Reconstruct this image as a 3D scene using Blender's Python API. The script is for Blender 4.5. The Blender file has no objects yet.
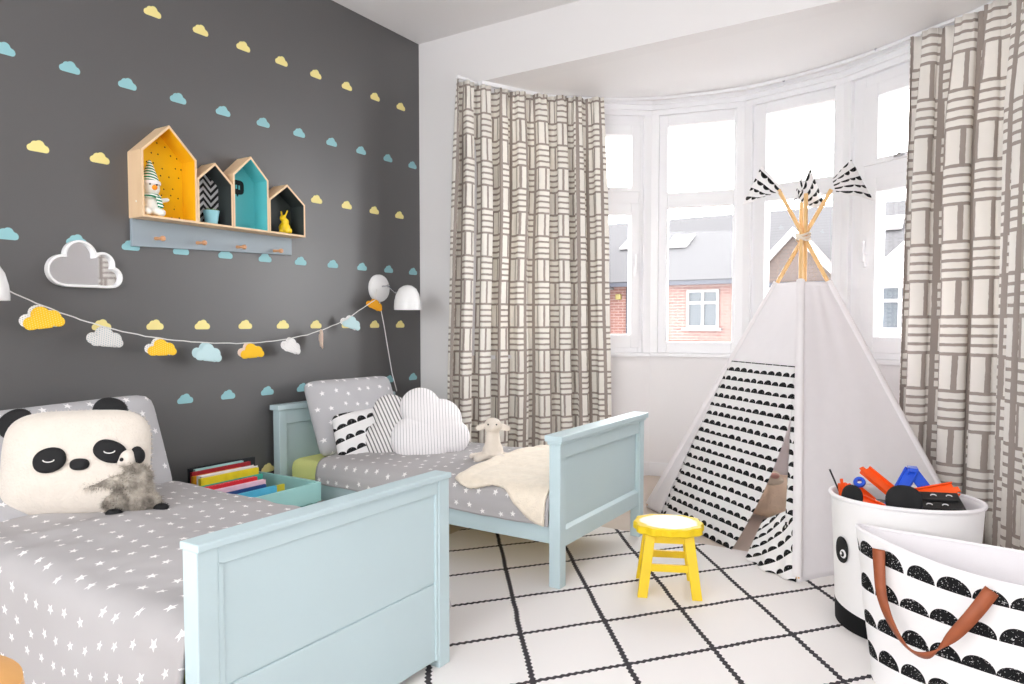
import bpy, bmesh, math, random
from mathutils import Vector, Matrix, noise
random.seed(7)
R = math.radians
PI = math.pi
sc = bpy.context.scene

# ------------------------------------------------------------------ camera
cd = bpy.data.cameras.new('camera')
cam = bpy.data.objects.new('camera', cd)
sc.collection.objects.link(cam)
cd.sensor_width = 36.0
cd.lens = 708.66 / 1024 * 36
cd.shift_y = 13.15 / 1024
cd.clip_start = 0.02
cam.location = (0, 0, 1.0)
cam.rotation_euler = (R(90 - 2.616), 0, R(32.58))
sc.camera = cam

# ------------------------------------------------------------------ view
sc.view_settings.view_transform = 'Standard'
sc.view_settings.look = 'None'
sc.view_settings.gamma = 1.0
sc.view_settings.use_curve_mapping = False
sc.view_settings.exposure = 1.25
sc.cycles.max_bounces = 10
sc.cycles.diffuse_bounces = 7
sc.cycles.transparent_max_bounces = 16

# ------------------------------------------------------------------ sky
SKY = 5.2
world = bpy.data.worlds.new('overcast_sky')
sc.world = world
world.use_nodes = True
bgn = world.node_tree.nodes['Background']
bgn.inputs[0].default_value = (0.96, 0.975, 0.992, 1)
# overcast sky, brighter on the side of the hidden sun beyond the bay (+y)
wt = world.node_tree
tcw = wt.nodes.new('ShaderNodeTexCoord'); spw = wt.nodes.new('ShaderNodeSeparateXYZ')
wt.links.new(tcw.outputs['Generated'], spw.inputs[0])
mr = wt.nodes.new('ShaderNodeMapRange'); mr.interpolation_type = 'SMOOTHSTEP'
mr.inputs['From Min'].default_value = -0.9; mr.inputs['From Max'].default_value = 0.9
mr.inputs['To Min'].default_value = SKY * 0.62; mr.inputs['To Max'].default_value = SKY * 1.32
wt.links.new(spw.outputs[1], mr.inputs['Value']); wt.links.new(mr.outputs[0], bgn.inputs[1])

def portal(name, loc, direction, w, h):
    d = bpy.data.lights.new(name, 'AREA')
    d.shape = 'RECTANGLE'; d.size = w; d.size_y = h
    d.cycles.is_portal = True
    o = bpy.data.objects.new(name, d); sc.collection.objects.link(o)
    o.location = loc
    o.rotation_euler = Vector(direction).to_track_quat('-Z', 'Y').to_euler()
    return o

# ------------------------------------------------------------------ node helper
class X:
    """a socket with arithmetic"""
    def __init__(s, nt, k): s.nt = nt; s.k = k
    def _m(s, op, *a, clamp=False):
        n = s.nt.nodes.new('ShaderNodeMath'); n.operation = op; n.use_clamp = clamp
        for i, v in enumerate((s,) + a):
            if isinstance(v, X): s.nt.links.new(v.k, n.inputs[i])
            else: n.inputs[i].default_value = v
        return X(s.nt, n.outputs[0])
    def __add__(s, o): return s._m('ADD', o)
    __radd__ = __add__
    def __sub__(s, o): return s._m('SUBTRACT', o)
    def __rsub__(s, o): return (s * -1) + o
    def __mul__(s, o): return s._m('MULTIPLY', o)
    __rmul__ = __mul__
    def __truediv__(s, o): return s._m('DIVIDE', o)
    def floor(s): return s._m('FLOOR')
    def fract(s): return s._m('FRACT')
    def mod(s, o): return s._m('FLOORED_MODULO', o)
    def abs(s): return s._m('ABSOLUTE')
    def sin(s): return s._m('SINE')
    def lt(s, o): return s._m('LESS_THAN', o)
    def gt(s, o): return s._m('GREATER_THAN', o)
    def max(s, o): return s._m('MAXIMUM', o)
    def min(s, o): return s._m('MINIMUM', o)
    def pow(s, o): return s._m('POWER', o)
    def sqrt(s): return s._m('SQRT')
    def atan2(s, o): return s._m('ARCTAN2', o)
    def cos(s): return s._m('COSINE')
    def clamp(s): return s._m('ADD', 0.0, clamp=True)

def lin(c):
    return tuple(((v / 255) / 12.92 if v / 255 <= 0.04045 else ((v / 255 + 0.055) / 1.055) ** 2.4) for v in c)

MATS = {}
def new_mat(name):
    m = bpy.data.materials.new(name); m.use_nodes = True
    MATS[name] = m
    return m, m.node_tree, m.node_tree.nodes['Principled BSDF']

def coords(nt, kind='UV'):
    t = nt.nodes.new('ShaderNodeTexCoord')
    s = nt.nodes.new('ShaderNodeSeparateXYZ')
    nt.links.new(t.outputs[kind], s.inputs[0])
    return X(nt, s.outputs[0]), X(nt, s.outputs[1]), X(nt, s.outputs[2])

def rnd(nt, a, b):
    c = nt.nodes.new('ShaderNodeCombineXYZ')
    for i, v in enumerate((a, b)):
        if isinstance(v, X): nt.links.new(v.k, c.inputs[i])
        else: c.inputs[i].default_value = v
    w = nt.nodes.new('ShaderNodeTexWhiteNoise'); w.noise_dimensions = '2D'
    nt.links.new(c.outputs[0], w.inputs['Vector'])
    s = nt.nodes.new('ShaderNodeSeparateColor')
    nt.links.new(w.outputs['Color'], s.inputs[0])
    return [X(nt, s.outputs[i]) for i in range(3)]

def noise_tex(nt, scale, kind='Object', detail=3, dist=0.0):
    t = nt.nodes.new('ShaderNodeTexCoord')
    n = nt.nodes.new('ShaderNodeTexNoise')
    n.inputs['Scale'].default_value = scale; n.inputs['Detail'].default_value = detail
    n.inputs['Distortion'].default_value = dist
    nt.links.new(t.outputs[kind], n.inputs['Vector'])
    return X(nt, n.outputs['Fac'])

def mixcol(nt, fac, a, b):
    n = nt.nodes.new('ShaderNodeMix'); n.data_type = 'RGBA'
    if isinstance(fac, X): nt.links.new(fac.k, n.inputs[0])
    else: n.inputs[0].default_value = fac
    for i, c in ((6, a), (7, b)):
        if isinstance(c, tuple): n.inputs[i].default_value = lin(c) + (1,)
        else: nt.links.new(c, n.inputs[i])
    return n.outputs[2]

def bump(nt, bs, h, strength, dist=0.01):
    b = nt.nodes.new('ShaderNodeBump')
    b.inputs['Strength'].default_value = strength; b.inputs['Distance'].default_value = dist
    nt.links.new(h.k, b.inputs['Height'])
    nt.links.new(b.outputs[0], bs.inputs['Normal'])

def mat(name, rgb, rough=0.6, var=0.0, vscale=8, bmp=0.0, bscale=200, bdist=0.002, metal=0.0, sheen=0.0, spec=None):
    if name in MATS: return MATS[name]
    m, nt, b = new_mat(name)
    b.inputs['Roughness'].default_value = rough
    b.inputs['Metallic'].default_value = metal
    if spec is not None: b.inputs['Specular IOR Level'].default_value = spec
    if sheen: b.inputs['Sheen Weight'].default_value = sheen
    n = noise_tex(nt, vscale)
    lo = tuple(max(0, c * (1 - var)) for c in rgb); hi = tuple(min(255, c * (1 + var)) for c in rgb)
    nt.links.new(mixcol(nt, n, lo, hi), b.inputs['Base Color'])
    if bmp:
        bump(nt, b, noise_tex(nt, bscale), bmp, bdist)
    return m

def patt(name, a, b_, maskfn, rough=0.85, kind='UV', bmp=0.25, bscale=500, sheen=0.0):
    m, nt, b = new_mat(name)
    b.inputs['Roughness'].default_value = rough
    b.inputs['Specular IOR Level'].default_value = 0.2
    if sheen: b.inputs['Sheen Weight'].default_value = sheen
    u, v, w = coords(nt, kind)
    mk = maskfn(nt, u, v, w)
    nt.links.new(mixcol(nt, mk, a, b_), b.inputs['Base Color'])
    if bmp: bump(nt, b, noise_tex(nt, bscale), bmp, 0.001)
    return m

def stars_mask(size, cell):
    def f(nt, u, v, w):
        row = (v / cell).floor()
        uu = u / cell + row.mod(2.0) * 0.5
        col = uu.floor()
        r = rnd(nt, col, row)
        x = (uu.fract() - 0.5 + (r[0] - 0.5) * 0.35) * cell
        y = ((v / cell).fract() - 0.5 + (r[1] - 0.5) * 0.35) * cell
        rad = (x * x + y * y).sqrt()
        th = y.atan2(x) + r[2] * 1.2
        al = PI / 5
        ph = ((th + 20 * PI).mod(2 * al) - al).abs()
        R0, R1 = size, size * 0.42
        edge = (R0 * R1 * math.sin(al)) / 1.0
        den = (ph.sin() * R0) + ((al - ph).sin() * R1)
        return rad.lt(X(nt, den.k)._m('DIVIDE', 1.0).pow(-1.0) * edge)
    return f

def scallop_mask(w_, row_, h_, speck=0.5, seed=0.0):
    def f(nt, u, v, w):
        rr = v / row_
        row = rr.floor()
        r0 = rnd(nt, row, seed + 3.3)
        uu = u / w_ + r0[0] * 3
        col = uu.floor()
        r = rnd(nt, col, row + seed)
        x = (uu.fract() - 0.5) / (0.44 + r[0] * 0.07)
        y = rr.fract() * row_ / (h_ * (0.72 + r[1] * 0.4).clamp())
        ins = (x * x + y * y).lt(1.0)
        base = rr.fract().gt(0.0)
        n = noise_tex(nt, 260, 'Object', 2)
        return ins * base * (1.0 - n.gt(0.66) * speck)
    return f

def weave_mask(cw, ch, g, ns=3.0):
    """cream blocks on a taupe ground: 1 = taupe line"""
    def f(nt, u, v, w):
        nz = (noise_tex(nt, 30, 'UV', 2) - 0.5) * 0.006
        u = u + nz; v = v + nz
        c = (u / cw).floor(); r = (v / ch).floor()
        par = (c + r).mod(2.0)
        fu = (u / cw).fract(); fv = (v / ch).fract()
        edge = (fu.lt(g * 0.9)).max(fv.lt(g * 0.55))
        s1 = (fu * ns - g * 0.8).fract().lt(0.28)
        s2 = (fv * 4.0).fract().lt(0.33)
        return edge.max(par * s1).max((1.0 - par) * s2)
    return f

def stripes_mask(period, frac, wob=0.004):
    def f(nt, u, v, w):
        nz = (noise_tex(nt, 12, 'UV', 2) - 0.5) * wob
        return ((u + nz) / period).fract().lt(frac)
    return f

# ------------------------------------------------------------------ mesh helpers
def link(o): sc.collection.objects.link(o); return o

def obj(name, bm, m, parent=None, smooth=False, world=True, bevel=0.0, angle=40):
    bmesh.ops.recalc_face_normals(bm, faces=bm.faces)
    me = bpy.data.meshes.new(name); bm.to_mesh(me); bm.free()
    for mm in (m if isinstance(m, (list, tuple)) else [m]): me.materials.append(mm)
    if smooth:
        for p in me.polygons: p.use_smooth = True
        if angle < 180:
            me.set_sharp_from_angle(angle=R(angle))
    o = link(bpy.data.objects.new(name, me))
    if parent is not None:
        o.parent = parent
        if world:
            bpy.context.view_layer.update()
            o.matrix_parent_inverse = parent.matrix_world.inverted()
    if bevel:
        b = o.modifiers.new('edge', 'BEVEL'); b.width = bevel; b.segments = 2; b.limit_method = 'ANGLE'; b.angle_limit = R(50)
    return o

def thing(name, label, cat, loc=(0, 0, 0), rotz=0, group=None, rot=None):
    o = link(bpy.data.objects.new(name, None))
    o.empty_display_size = 0.05
    o.location = loc; o.rotation_euler = rot if rot else (0, 0, rotz)
    return tag(o, label, cat, group)

def tag(o, label, cat, group=None, kind=None):
    o['label'] = label; o['category'] = cat
    if group: o['group'] = group
    if kind: o['kind'] = kind
    return o

def structure(o, label=None):
    o['kind'] = 'structure'
    if label: o['label'] = label
    return o

def box(bm, lo, hi, M=None):
    vs = [bm.verts.new((x, y, z)) for z in (lo[2], hi[2]) for y in (lo[1], hi[1]) for x in (lo[0], hi[0])]
    if M is not None:
        for v in vs: v.co = M @ v.co
    for f in ((0, 1, 3, 2), (4, 6, 7, 5), (0, 4, 5, 1), (2, 3, 7, 6), (0, 2, 6, 4), (1, 5, 7, 3)):
        bm.faces.new([vs[i] for i in f])
    return vs

def beam(bm, p, q, w, d, up=(0, 0, 1), w2=None, d2=None):
    """rectangular bar from p to q"""
    p = Vector(p); q = Vector(q); t = (q - p).normalized()
    a = t.cross(Vector(up))
    if a.length < 1e-4: a = t.cross(Vector((0, 1, 0)))
    a.normalize(); b = a.cross(t)
    w2 = w2 or w; d2 = d2 or d
    r = []
    for c, ww, dd in ((p, w, d), (q, w2, d2)):
        r.append([bm.verts.new(c + a * sx * ww / 2 + b * sy * dd / 2) for sx, sy in ((-1, -1), (1, -1), (1, 1), (-1, 1))])
    bm.faces.new(r[0]); bm.faces.new(r[1][::-1])
    for i in range(4):
        j = (i + 1) % 4
        bm.faces.new((r[0][i], r[0][j], r[1][j], r[1][i]))

def tube(bm, pts, rad, n=10, cap=True):
    pts = [Vector(p) for p in pts]
    rads = rad if isinstance(rad, (list, tuple)) else [rad] * len(pts)
    rings = []; prev = None
    for i, p in enumerate(pts):
        t = (pts[min(i + 1, len(pts) - 1)] - pts[max(i - 1, 0)]).normalized()
        if prev is None:
            a = t.cross(Vector((0, 0, 1)))
            if a.length < 1e-3: a = t.cross(Vector((0, 1, 0)))
        else:
            a = prev - t * prev.dot(t)
        a.normalize(); prev = a; b = t.cross(a)
        rings.append([bm.verts.new(p + (a * math.cos(2 * PI * k / n) + b * math.sin(2 * PI * k / n)) * rads[i]) for k in range(n)])
    for i in range(len(rings) - 1):
        for k in range(n):
            j = (k + 1) % n
            bm.faces.new((rings[i][k], rings[i][j], rings[i + 1][j], rings[i + 1][k]))
    if cap:
        bm.faces.new(rings[0][::-1]); bm.faces.new(rings[-1])

def lathe(bm, prof, n=32, center=(0, 0, 0), M=None, sx=1, sy=1):
    c = Vector(center); rings = []
    for r, z in prof:
        if r < 1e-6:
            v = bm.verts.new((0, 0, z)); rings.append([v])
        else:
            rings.append([bm.verts.new((r * sx * math.cos(2 * PI * k / n), r * sy * math.sin(2 * PI * k / n), z)) for k in range(n)])
    for rg in rings:
        for v in rg: v.co = (M @ v.co if M is not None else v.co) + c
    for i in range(len(rings) - 1):
        a, b = rings[i], rings[i + 1]
        for k in range(n):
            j = (k + 1) % n
            if len(a) == 1 and len(b) == 1: continue
            if len(a) == 1: bm.faces.new((a[0], b[j], b[k]))
            elif len(b) == 1: bm.faces.new((a[k], a[j], b[0]))
            else: bm.faces.new((a[k], a[j], b[j], b[k]))

def ball(bm, c, r, seg=16, sx=1, sy=1, sz=1, M=None):
    res = bmesh.ops.create_uvsphere(bm, u_segments=seg, v_segments=max(6, seg // 2), radius=r)
    for v in res['verts']:
        v.co = Vector((v.co.x * sx, v.co.y * sy, v.co.z * sz))
        if M is not None: v.co = M @ v.co
        v.co += Vector(c)

def extrude_poly(bm, pts, vec):
    """closed prism from a planar outline"""
    a = [bm.verts.new(p) for p in pts]; v = Vector(vec)
    b = [bm.verts.new(Vector(p) + v) for p in pts]
    bm.faces.new(a); bm.faces.new(b[::-1])
    for i in range(len(a)):
        j = (i + 1) % len(a)
        bm.faces.new((a[j], a[i], b[i], b[j]))

def grid(bm, nu, nv, fn, uvfn=None, closed_u=False):
    uvl = bm.loops.layers.uv.verify()
    V = [[bm.verts.new(fn(i / nu, j / nv)) for j in range(nv + 1)] for i in range(nu if closed_u else nu + 1)]
    for i in range(nu):
        for j in range(nv):
            i2 = (i + 1) % nu if closed_u else i + 1
            f = bm.faces.new((V[i][j], V[i2][j], V[i2][j + 1], V[i][j + 1]))
            for l, (a, b) in zip(f.loops, ((i, j), (i + 1, j), (i + 1, j + 1), (i, j + 1))):
                l[uvl].uv = uvfn(a / nu, b / nv) if uvfn else (a / nu, b / nv)
    return V

def solidify(o, t, offset=0):
    s = o.modifiers.new('thickness', 'SOLIDIFY'); s.thickness = t; s.offset = offset
    return o

def nz(x, y, z=0.0): return noise.noise(Vector((x, y, z)))

def superell(a, b, n):
    return lambda th: 1 / ((abs(math.cos(th)) / a) ** n + (abs(math.sin(th)) / b) ** n) ** (1 / n)

def cloud_r(circles, bottom, s=1.0):
    def f(th):
        d = (math.cos(th), math.sin(th)); best = 0
        for cx, cy, r in circles:
            b = d[0] * cx + d[1] * cy; q = b * b - (cx * cx + cy * cy - r * r)
            if q > 0: best = max(best, b + math.sqrt(q))
        if d[1] < 0: best = min(best, bottom / -d[1])
        return best * s
    return f

def cushion(bm, rf, T, n=72, rings=12, p=2.4, q=0.55, wr=0.0, seed=0, uvo=(0, 0), uvrot=0, drop=None):
    """stuffed shape in the local XZ plane; front is -Y"""
    uvl = bm.loops.layers.uv.verify()
    cu, su = math.cos(uvrot), math.sin(uvrot)
    def uv(co): return (co.x * cu - co.z * su + uvo[0], co.x * su + co.z * cu + uvo[1])
    sides = []
    ring_edge = None
    for s in (-1, 1):
        rg = []
        for k in range(rings + 1):
            t = k / rings
            if k == 0:
                rg.append([bm.verts.new((0, s * T, 0))]); continue
            tt = math.sin(t * PI / 2)
            if k == rings and ring_edge is not None:
                rg.append(ring_edge); continue
            row = []
            for i in range(n):
                th = 2 * PI * i / n; r = rf(th) * tt
                x, z = r * math.cos(th), r * math.sin(th)
                y = s * T * max(0, 1 - tt ** p) ** q
                if wr and k < rings: y += s * wr * nz(x * 9 + seed, z * 9, s * 3.0) * (1 - tt ** 6)
                row.append(bm.verts.new((x, y, z)))
            rg.append(row)
            if k == rings: ring_edge = row
        for k in range(rings):
            for i in range(n):
                j = (i + 1) % n
                if k == 0: vs = (rg[0][0], rg[1][i], rg[1][j])
                else: vs = (rg[k][i], rg[k][j], rg[k + 1][j], rg[k + 1][i])
                f = bm.faces.new(vs)
                for l in f.loops: l[uvl].uv = uv(l.vert.co)
    if drop:
        for v in bm.verts: v.co = drop(v.co)

def plate(bm, rf, y0, y1, n=60, cx=0, cz=0, uv=True):
    """flat outline in XZ given a thickness from y0 to y1"""
    pts = [(cx + rf(2 * PI * i / n) * math.cos(2 * PI * i / n), y0, cz + rf(2 * PI * i / n) * math.sin(2 * PI * i / n)) for i in range(n)]
    extrude_poly(bm, pts, (0, y1 - y0, 0))
    if uv:
        uvl = bm.loops.layers.uv.verify()
        for f in bm.faces:
            for l in f.loops: l[uvl].uv = (l.vert.co.x, l.vert.co.z)

def blob_bm(balls, caps=(), voxel=0.008, smooth=3):
    """one continuous body from balls (c, r, sx, sy, sz) and tapered limbs (p, q, r1, r2)"""
    bm = bmesh.new()
    for b in balls:
        c, r = b[0], b[1]; s = b[2] if len(b) > 2 else (1, 1, 1)
        ball(bm, c, r, 20, *s)
    for p, q, r1, r2 in caps:
        p = Vector(p); q = Vector(q); L = 6
        tube(bm, [p.lerp(q, k / L) for k in range(L + 1)], [r1 + (r2 - r1) * k / L for k in range(L + 1)], 14)
        ball(bm, p, r1, 14); ball(bm, q, r2, 14)
    me = bpy.data.meshes.new('tmp'); bm.to_mesh(me); bm.free()
    o = link(bpy.data.objects.new('tmp', me))
    m = o.modifiers.new('r', 'REMESH'); m.mode = 'VOXEL'; m.voxel_size = voxel
    m = o.modifiers.new('s', 'SMOOTH'); m.iterations = smooth; m.factor = 0.6
    dg = bpy.context.evaluated_depsgraph_get()
    ev = o.evaluated_get(dg)
    out = bmesh.new(); out.from_mesh(ev.to_mesh())
    bpy.data.objects.remove(o)
    return out

def fur(bm, n, length, width, lay=0.5, seed=1, down=(0, 0, -1)):
    rg = random.Random(seed)
    bm.faces.ensure_lookup_table(); bm.normal_update()
    fs = list(bm.faces); ar = [f.calc_area() for f in fs]
    tot = sum(ar); cum = []; a = 0
    for x in ar: a += x; cum.append(a)
    import bisect
    dn = Vector(down)
    uvl = bm.loops.layers.uv.verify()
    for _ in range(n):
        f = fs[min(len(fs) - 1, bisect.bisect(cum, rg.random() * tot))]
        vs = [v.co for v in f.verts]
        w = [rg.random() for _ in vs]; s = sum(w)
        p = sum((v * (k / s) for v, k in zip(vs, w)), Vector())
        nn = f.normal
        d = (nn + dn * lay + Vector((rg.uniform(-1, 1), rg.uniform(-1, 1), rg.uniform(-1, 1))) * 0.45).normalized()
        L = length * rg.uniform(0.5, 1.1)
        t = d.cross(nn)
        if t.length < 1e-3: t = d.orthogonal()
        t.normalize()
        a = bm.verts.new(p - t * width / 2); b = bm.verts.new(p + t * width / 2); c = bm.verts.new(p + d * L)
        nf = bm.faces.new((a, b, c)); nf.smooth = True
        for l in nf.loops: l[uvl].uv = f.loops[0][uvl].uv

# ------------------------------------------------------------------ materials
M_dark = mat('dark_grey_paint', (88, 87, 87), 0.42, 0.012, 3, 0.05, 140, spec=0.7)
M_white = mat('white_wall_paint', (236, 234, 234), 0.7, 0.004, 3, 0.05, 140)
M_ceil = mat('white_ceiling_paint', (238, 236, 236), 0.8, 0.004, 2)
M_upvc = mat('white_window_plastic', (240, 240, 242), 0.35)
M_blue = mat('pale_blue_gloss_paint', (193, 213, 218), 0.38, 0.012, 5, 0.04, 60)
M_teal = mat('pale_teal_crate_paint', (160, 212, 210), 0.5, 0.02, 6)
M_grey_shelf = mat('grey_blue_paint', (150, 163, 172), 0.5, 0.02, 8)
M_black = mat('black_felt', (22, 22, 24), 0.85, 0.05, 20, 0.2, 400)
M_blackp = mat('black_plastic', (18, 18, 20), 0.4)
M_whitep = mat('white_enamel', (240, 240, 240), 0.25)
M_whitef = mat('white_cotton', (242, 239, 241), 0.85, 0.01, 20, 0.2, 400)
M_yellow = mat('yellow_paint', (238, 204, 38), 0.4, 0.03, 12)
M_ply = mat('birch_plywood', (232, 200, 160), 0.5, 0.03, 18)
M_bird = M_ply
def wood(name, a, b, sc_=(3, 40, 40), rough=0.5):
    m, nt, bs = new_mat(name)
    t = nt.nodes.new('ShaderNodeTexCoord'); mp = nt.nodes.new('ShaderNodeMapping'); mp.inputs['Scale'].default_value = sc_
    n = nt.nodes.new('ShaderNodeTexNoise'); n.inputs['Scale'].default_value = 1.0; n.inputs['Detail'].default_value = 5
    nt.links.new(t.outputs['Object'], mp.inputs[0]); nt.links.new(mp.outputs[0], n.inputs['Vector'])
    nt.links.new(mixcol(nt, X(nt, n.outputs['Fac']), a, b), bs.inputs['Base Color'])
    bs.inputs['Roughness'].default_value = rough
    return m
M_birch = wood('birch_wood', (222, 186, 145), (240, 212, 176), (30, 30, 3))
M_peg = wood('beech_peg_wood', (196, 140, 100), (224, 172, 128), (10, 60, 60))
M_pole = wood('pine_pole_wood', (226, 178, 112), (245, 206, 150), (40, 40, 6))
M_orangewood = wood('honey_wood', (206, 150, 88), (226, 174, 110), (20, 20, 4), 0.4)
M_lime = mat('lime_yellow_sheet', (214, 219, 140), 0.85, 0.02, 10, 0.15, 300)
M_cream = mat('cream_fleece', (240, 228, 210), 0.95, 0.05, 40, 0.9, 160, 0.004, sheen=0.2)
M_leather = mat('tan_leather', (150, 78, 44), 0.55, 0.12, 25, 0.3, 300)
M_star_duvet = patt('grey_star_cotton', (178, 175, 176), (240, 238, 236), stars_mask(0.0135, 0.068))
M_star_pillow = patt('grey_star_pillowcase', (184, 183, 186), (240, 238, 238), stars_mask(0.0145, 0.072))
M_curtain = patt('curtain_print', (244, 240, 232), (168, 157, 149), weave_mask(0.15, 0.138, 0.16), bmp=0.35, bscale=700)
M_curtain_big = patt('curtain_print_wide', (242, 238, 232), (172, 161, 154), weave_mask(0.165, 0.17, 0.16, 2.0), bmp=0.35, bscale=700)
M_scallop = patt('black_scallop_cotton', (244, 242, 242), (24, 24, 26), scallop_mask(0.050, 0.0495, 0.0235, 0.35), bmp=0.2)
M_scallop_bag = patt('black_scallop_canvas', (240, 238, 238), (22, 22, 24), scallop_mask(0.078, 0.092, 0.042, 0.8, 5.0), bmp=0.2)
M_scallop_small = patt('black_scallop_cushion', (240, 238, 238), (22, 22, 24), scallop_mask(0.05, 0.062, 0.027, 0.4, 9.0), bmp=0.2)
M_stripe_dark = patt('dark_pinstripe_cotton', (236, 232, 232), (70, 68, 72), stripes_mask(0.0165, 0.30))
M_stripe_light = patt('fine_pinstripe_cotton', (243, 240, 241), (150, 148, 152), stripes_mask(0.0145, 0.13))
M_fur_white = mat('ivory_plush', (222, 213, 202), 0.95, 0.03, 30, 0.8, 120, 0.004, sheen=0.3)
M_fur_grey = patt('grey_mottled_plush', (196, 188, 176), (112, 104, 96), lambda nt, u, v, w: ((noise_tex(nt, 26, 'Object', 4) - 0.38) * 3.2).clamp(), bmp=0.8, bscale=160)
M_lamb = mat('oat_plush', (228, 218, 206), 0.95, 0.03, 30, 0.7, 220, 0.003, sheen=0.2)
M_chrome = mat('chrome', (200, 200, 204), 0.2, metal=1.0)
M_cloud_y = mat('pale_yellow_vinyl', (240, 226, 150), 0.6)
M_cloud_b = mat('pale_blue_vinyl', (144, 194, 200), 0.6)

def translucent(m, col, fac):
    nt = m.node_tree; out = nt.nodes['Material Output']; b = nt.nodes['Principled BSDF']
    t = nt.nodes.new('ShaderNodeBsdfTranslucent')
    src = b.inputs['Base Color'].links[0].from_socket
    nt.links.new(src, t.inputs[0]); mx = nt.nodes.new('ShaderNodeMixShader'); mx.inputs[0].default_value = fac
    nt.links.new(b.outputs[0], mx.inputs[1]); nt.links.new(t.outputs[0], mx.inputs[2]); nt.links.new(mx.outputs[0], out.inputs[0])
M_tent = mat('white_tent_cotton', (248, 245, 247), 0.85, 0.01, 20, 0.2, 400)
translucent(M_tent, None, .18);
M_tent_fill = mat('light_passing_tent_back', (250, 246, 247), 0.85, 0.01, 20, 0.2, 400); translucent(M_tent_fill, None, .62); translucent(M_scallop, None, .12); translucent(M_curtain, None, .12); translucent(M_curtain_big, None, .12)  # unseen tent back, cloth invented to pass window light and brighten the inside

# glass
m_, nt_, b_ = new_mat('window_glass')
nt_.nodes.remove(b_)
tr = nt_.nodes.new('ShaderNodeBsdfTransparent'); gl = nt_.nodes.new('ShaderNodeBsdfGlossy'); gl.inputs['Roughness'].default_value = 0.02
fr = nt_.nodes.new('ShaderNodeFresnel'); fr.inputs[0].default_value = 1.3
mx = nt_.nodes.new('ShaderNodeMixShader')
nt_.links.new(fr.outputs[0], mx.inputs[0]); nt_.links.new(tr.outputs[0], mx.inputs[1]); nt_.links.new(gl.outputs[0], mx.inputs[2])
nt_.links.new(mx.outputs[0], nt_.nodes['Material Output'].inputs[0])
M_glass = m_

# rug: zigzag diamond lattice in metres of the floor
def rug_mask(nt, u, v, w):
    a = u * 0.79 + v * 0.613; b = u * 0.79 - v * 0.613
    la = v * 0.79 - u * 0.613; lb = v * 0.79 + u * 0.613
    za = ((la / 0.022).fract() - 0.5).abs() * 0.012
    zb = ((lb / 0.022).fract() - 0.5).abs() * 0.012
    wob = (noise_tex(nt, 5, 'Object', 2) - 0.5) * 0.014
    da = ((a - 0.232 + 0.1435 + za + wob + 5.74).mod(0.287) - 0.1435 - 0.003).abs()
    db = ((b + 2.96 + 0.1460 + zb + wob + 5.84).mod(0.292) - 0.1460 - 0.003).abs()
    return da.lt(0.0082).max(db.lt(0.0078))
M_rug = patt('cream_rug_black_lattice', (238, 234, 232), (62, 58, 62), rug_mask, kind='Object', bmp=0.8, bscale=160)
M_floor = wood('washed_floorboards', (196, 180, 164), (214, 200, 186), (14, 2.0, 2), 0.35)

# ------------------------------------------------------------------ room shell
W = -2.88; XR = 0.95; YB = 3.439; YF = -1.6; HC = 2.713; HB = 2.405
BC = Vector((-1.17, 3.2, 0))
VTX = [Vector((BC.x + 1.3 * math.cos(R(a)), BC.y + 1.3 * math.sin(R(a)), 0)) for a in (168, 141.8, 115.5, 90, 63.6)]
VTX += [Vector((-0.10, 4.03, 0)), Vector((0.27, 3.66, 0)), Vector((0.32, 3.439, 0))]
VTX[0] = Vector((-2.45, 3.439, 0))

bm = bmesh.new(); box(bm, (W - .1, YF - .1, -.08), (XR + .1, 4.9, 0.0)); structure(obj('floor', bm, M_floor))
bm = bmesh.new(); box(bm, (W - .12, YF - .1, 0), (W, YB + .12, HC)); structure(obj('wall_left', bm, M_dark), 'dark grey wall behind the beds')
bm = bmesh.new()
box(bm, (W, YB, 0), (VTX[0].x, YB + .12, HC))
box(bm, (VTX[-1].x, YB, 0), (XR, YB + .12, HC))
box(bm, (VTX[0].x, YB, HB), (VTX[-1].x, YB + .12, HC))
structure(obj('wall_back', bm, M_white))
bm = bmesh.new(); box(bm, (XR, YF - .1, 0), (XR + .1, YB + .12, HC)); structure(obj('wall_right', bm, M_white))
# rear wall with a wide unseen opening, added to let in fill light
bm = bmesh.new()
RW = (-2.3, 0.6, 0.75, 2.35)
box(bm, (W, YF - .1, 0), (RW[0], YF, HC)); box(bm, (RW[1], YF - .1, 0), (XR, YF, HC))
box(bm, (RW[0], YF - .1, 0), (RW[1], YF, RW[2])); box(bm, (RW[0], YF - .1, RW[3]), (RW[1], YF, HC))
structure(obj('wall_front', bm, M_white))
portal('fill_opening_portal', ((RW[0] + RW[1]) / 2, YF - .05, (RW[2] + RW[3]) / 2), (0, 1, 0), RW[1] - RW[0], RW[3] - RW[2])
bm = bmesh.new()
box(bm, (W - .1, YF - .1, HC), (XR + .1, YB + .12, HC + .1))
structure(obj('ceiling', bm, M_ceil))
bm = bmesh.new()
out = [v.copy() for v in VTX]
pts = [Vector((VTX[0].x, YB + .12, HB))] + [Vector((v.x + (v.x - BC.x) * .12, v.y + (v.y - BC.y) * .12, HB)) for v in VTX[1:-1]] + [Vector((VTX[-1].x, YB + .12, HB))]
extrude_poly(bm, pts, (0, 0, .1))
structure(obj('ceiling', bm, M_ceil), 'lower white ceiling of the bay')

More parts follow.
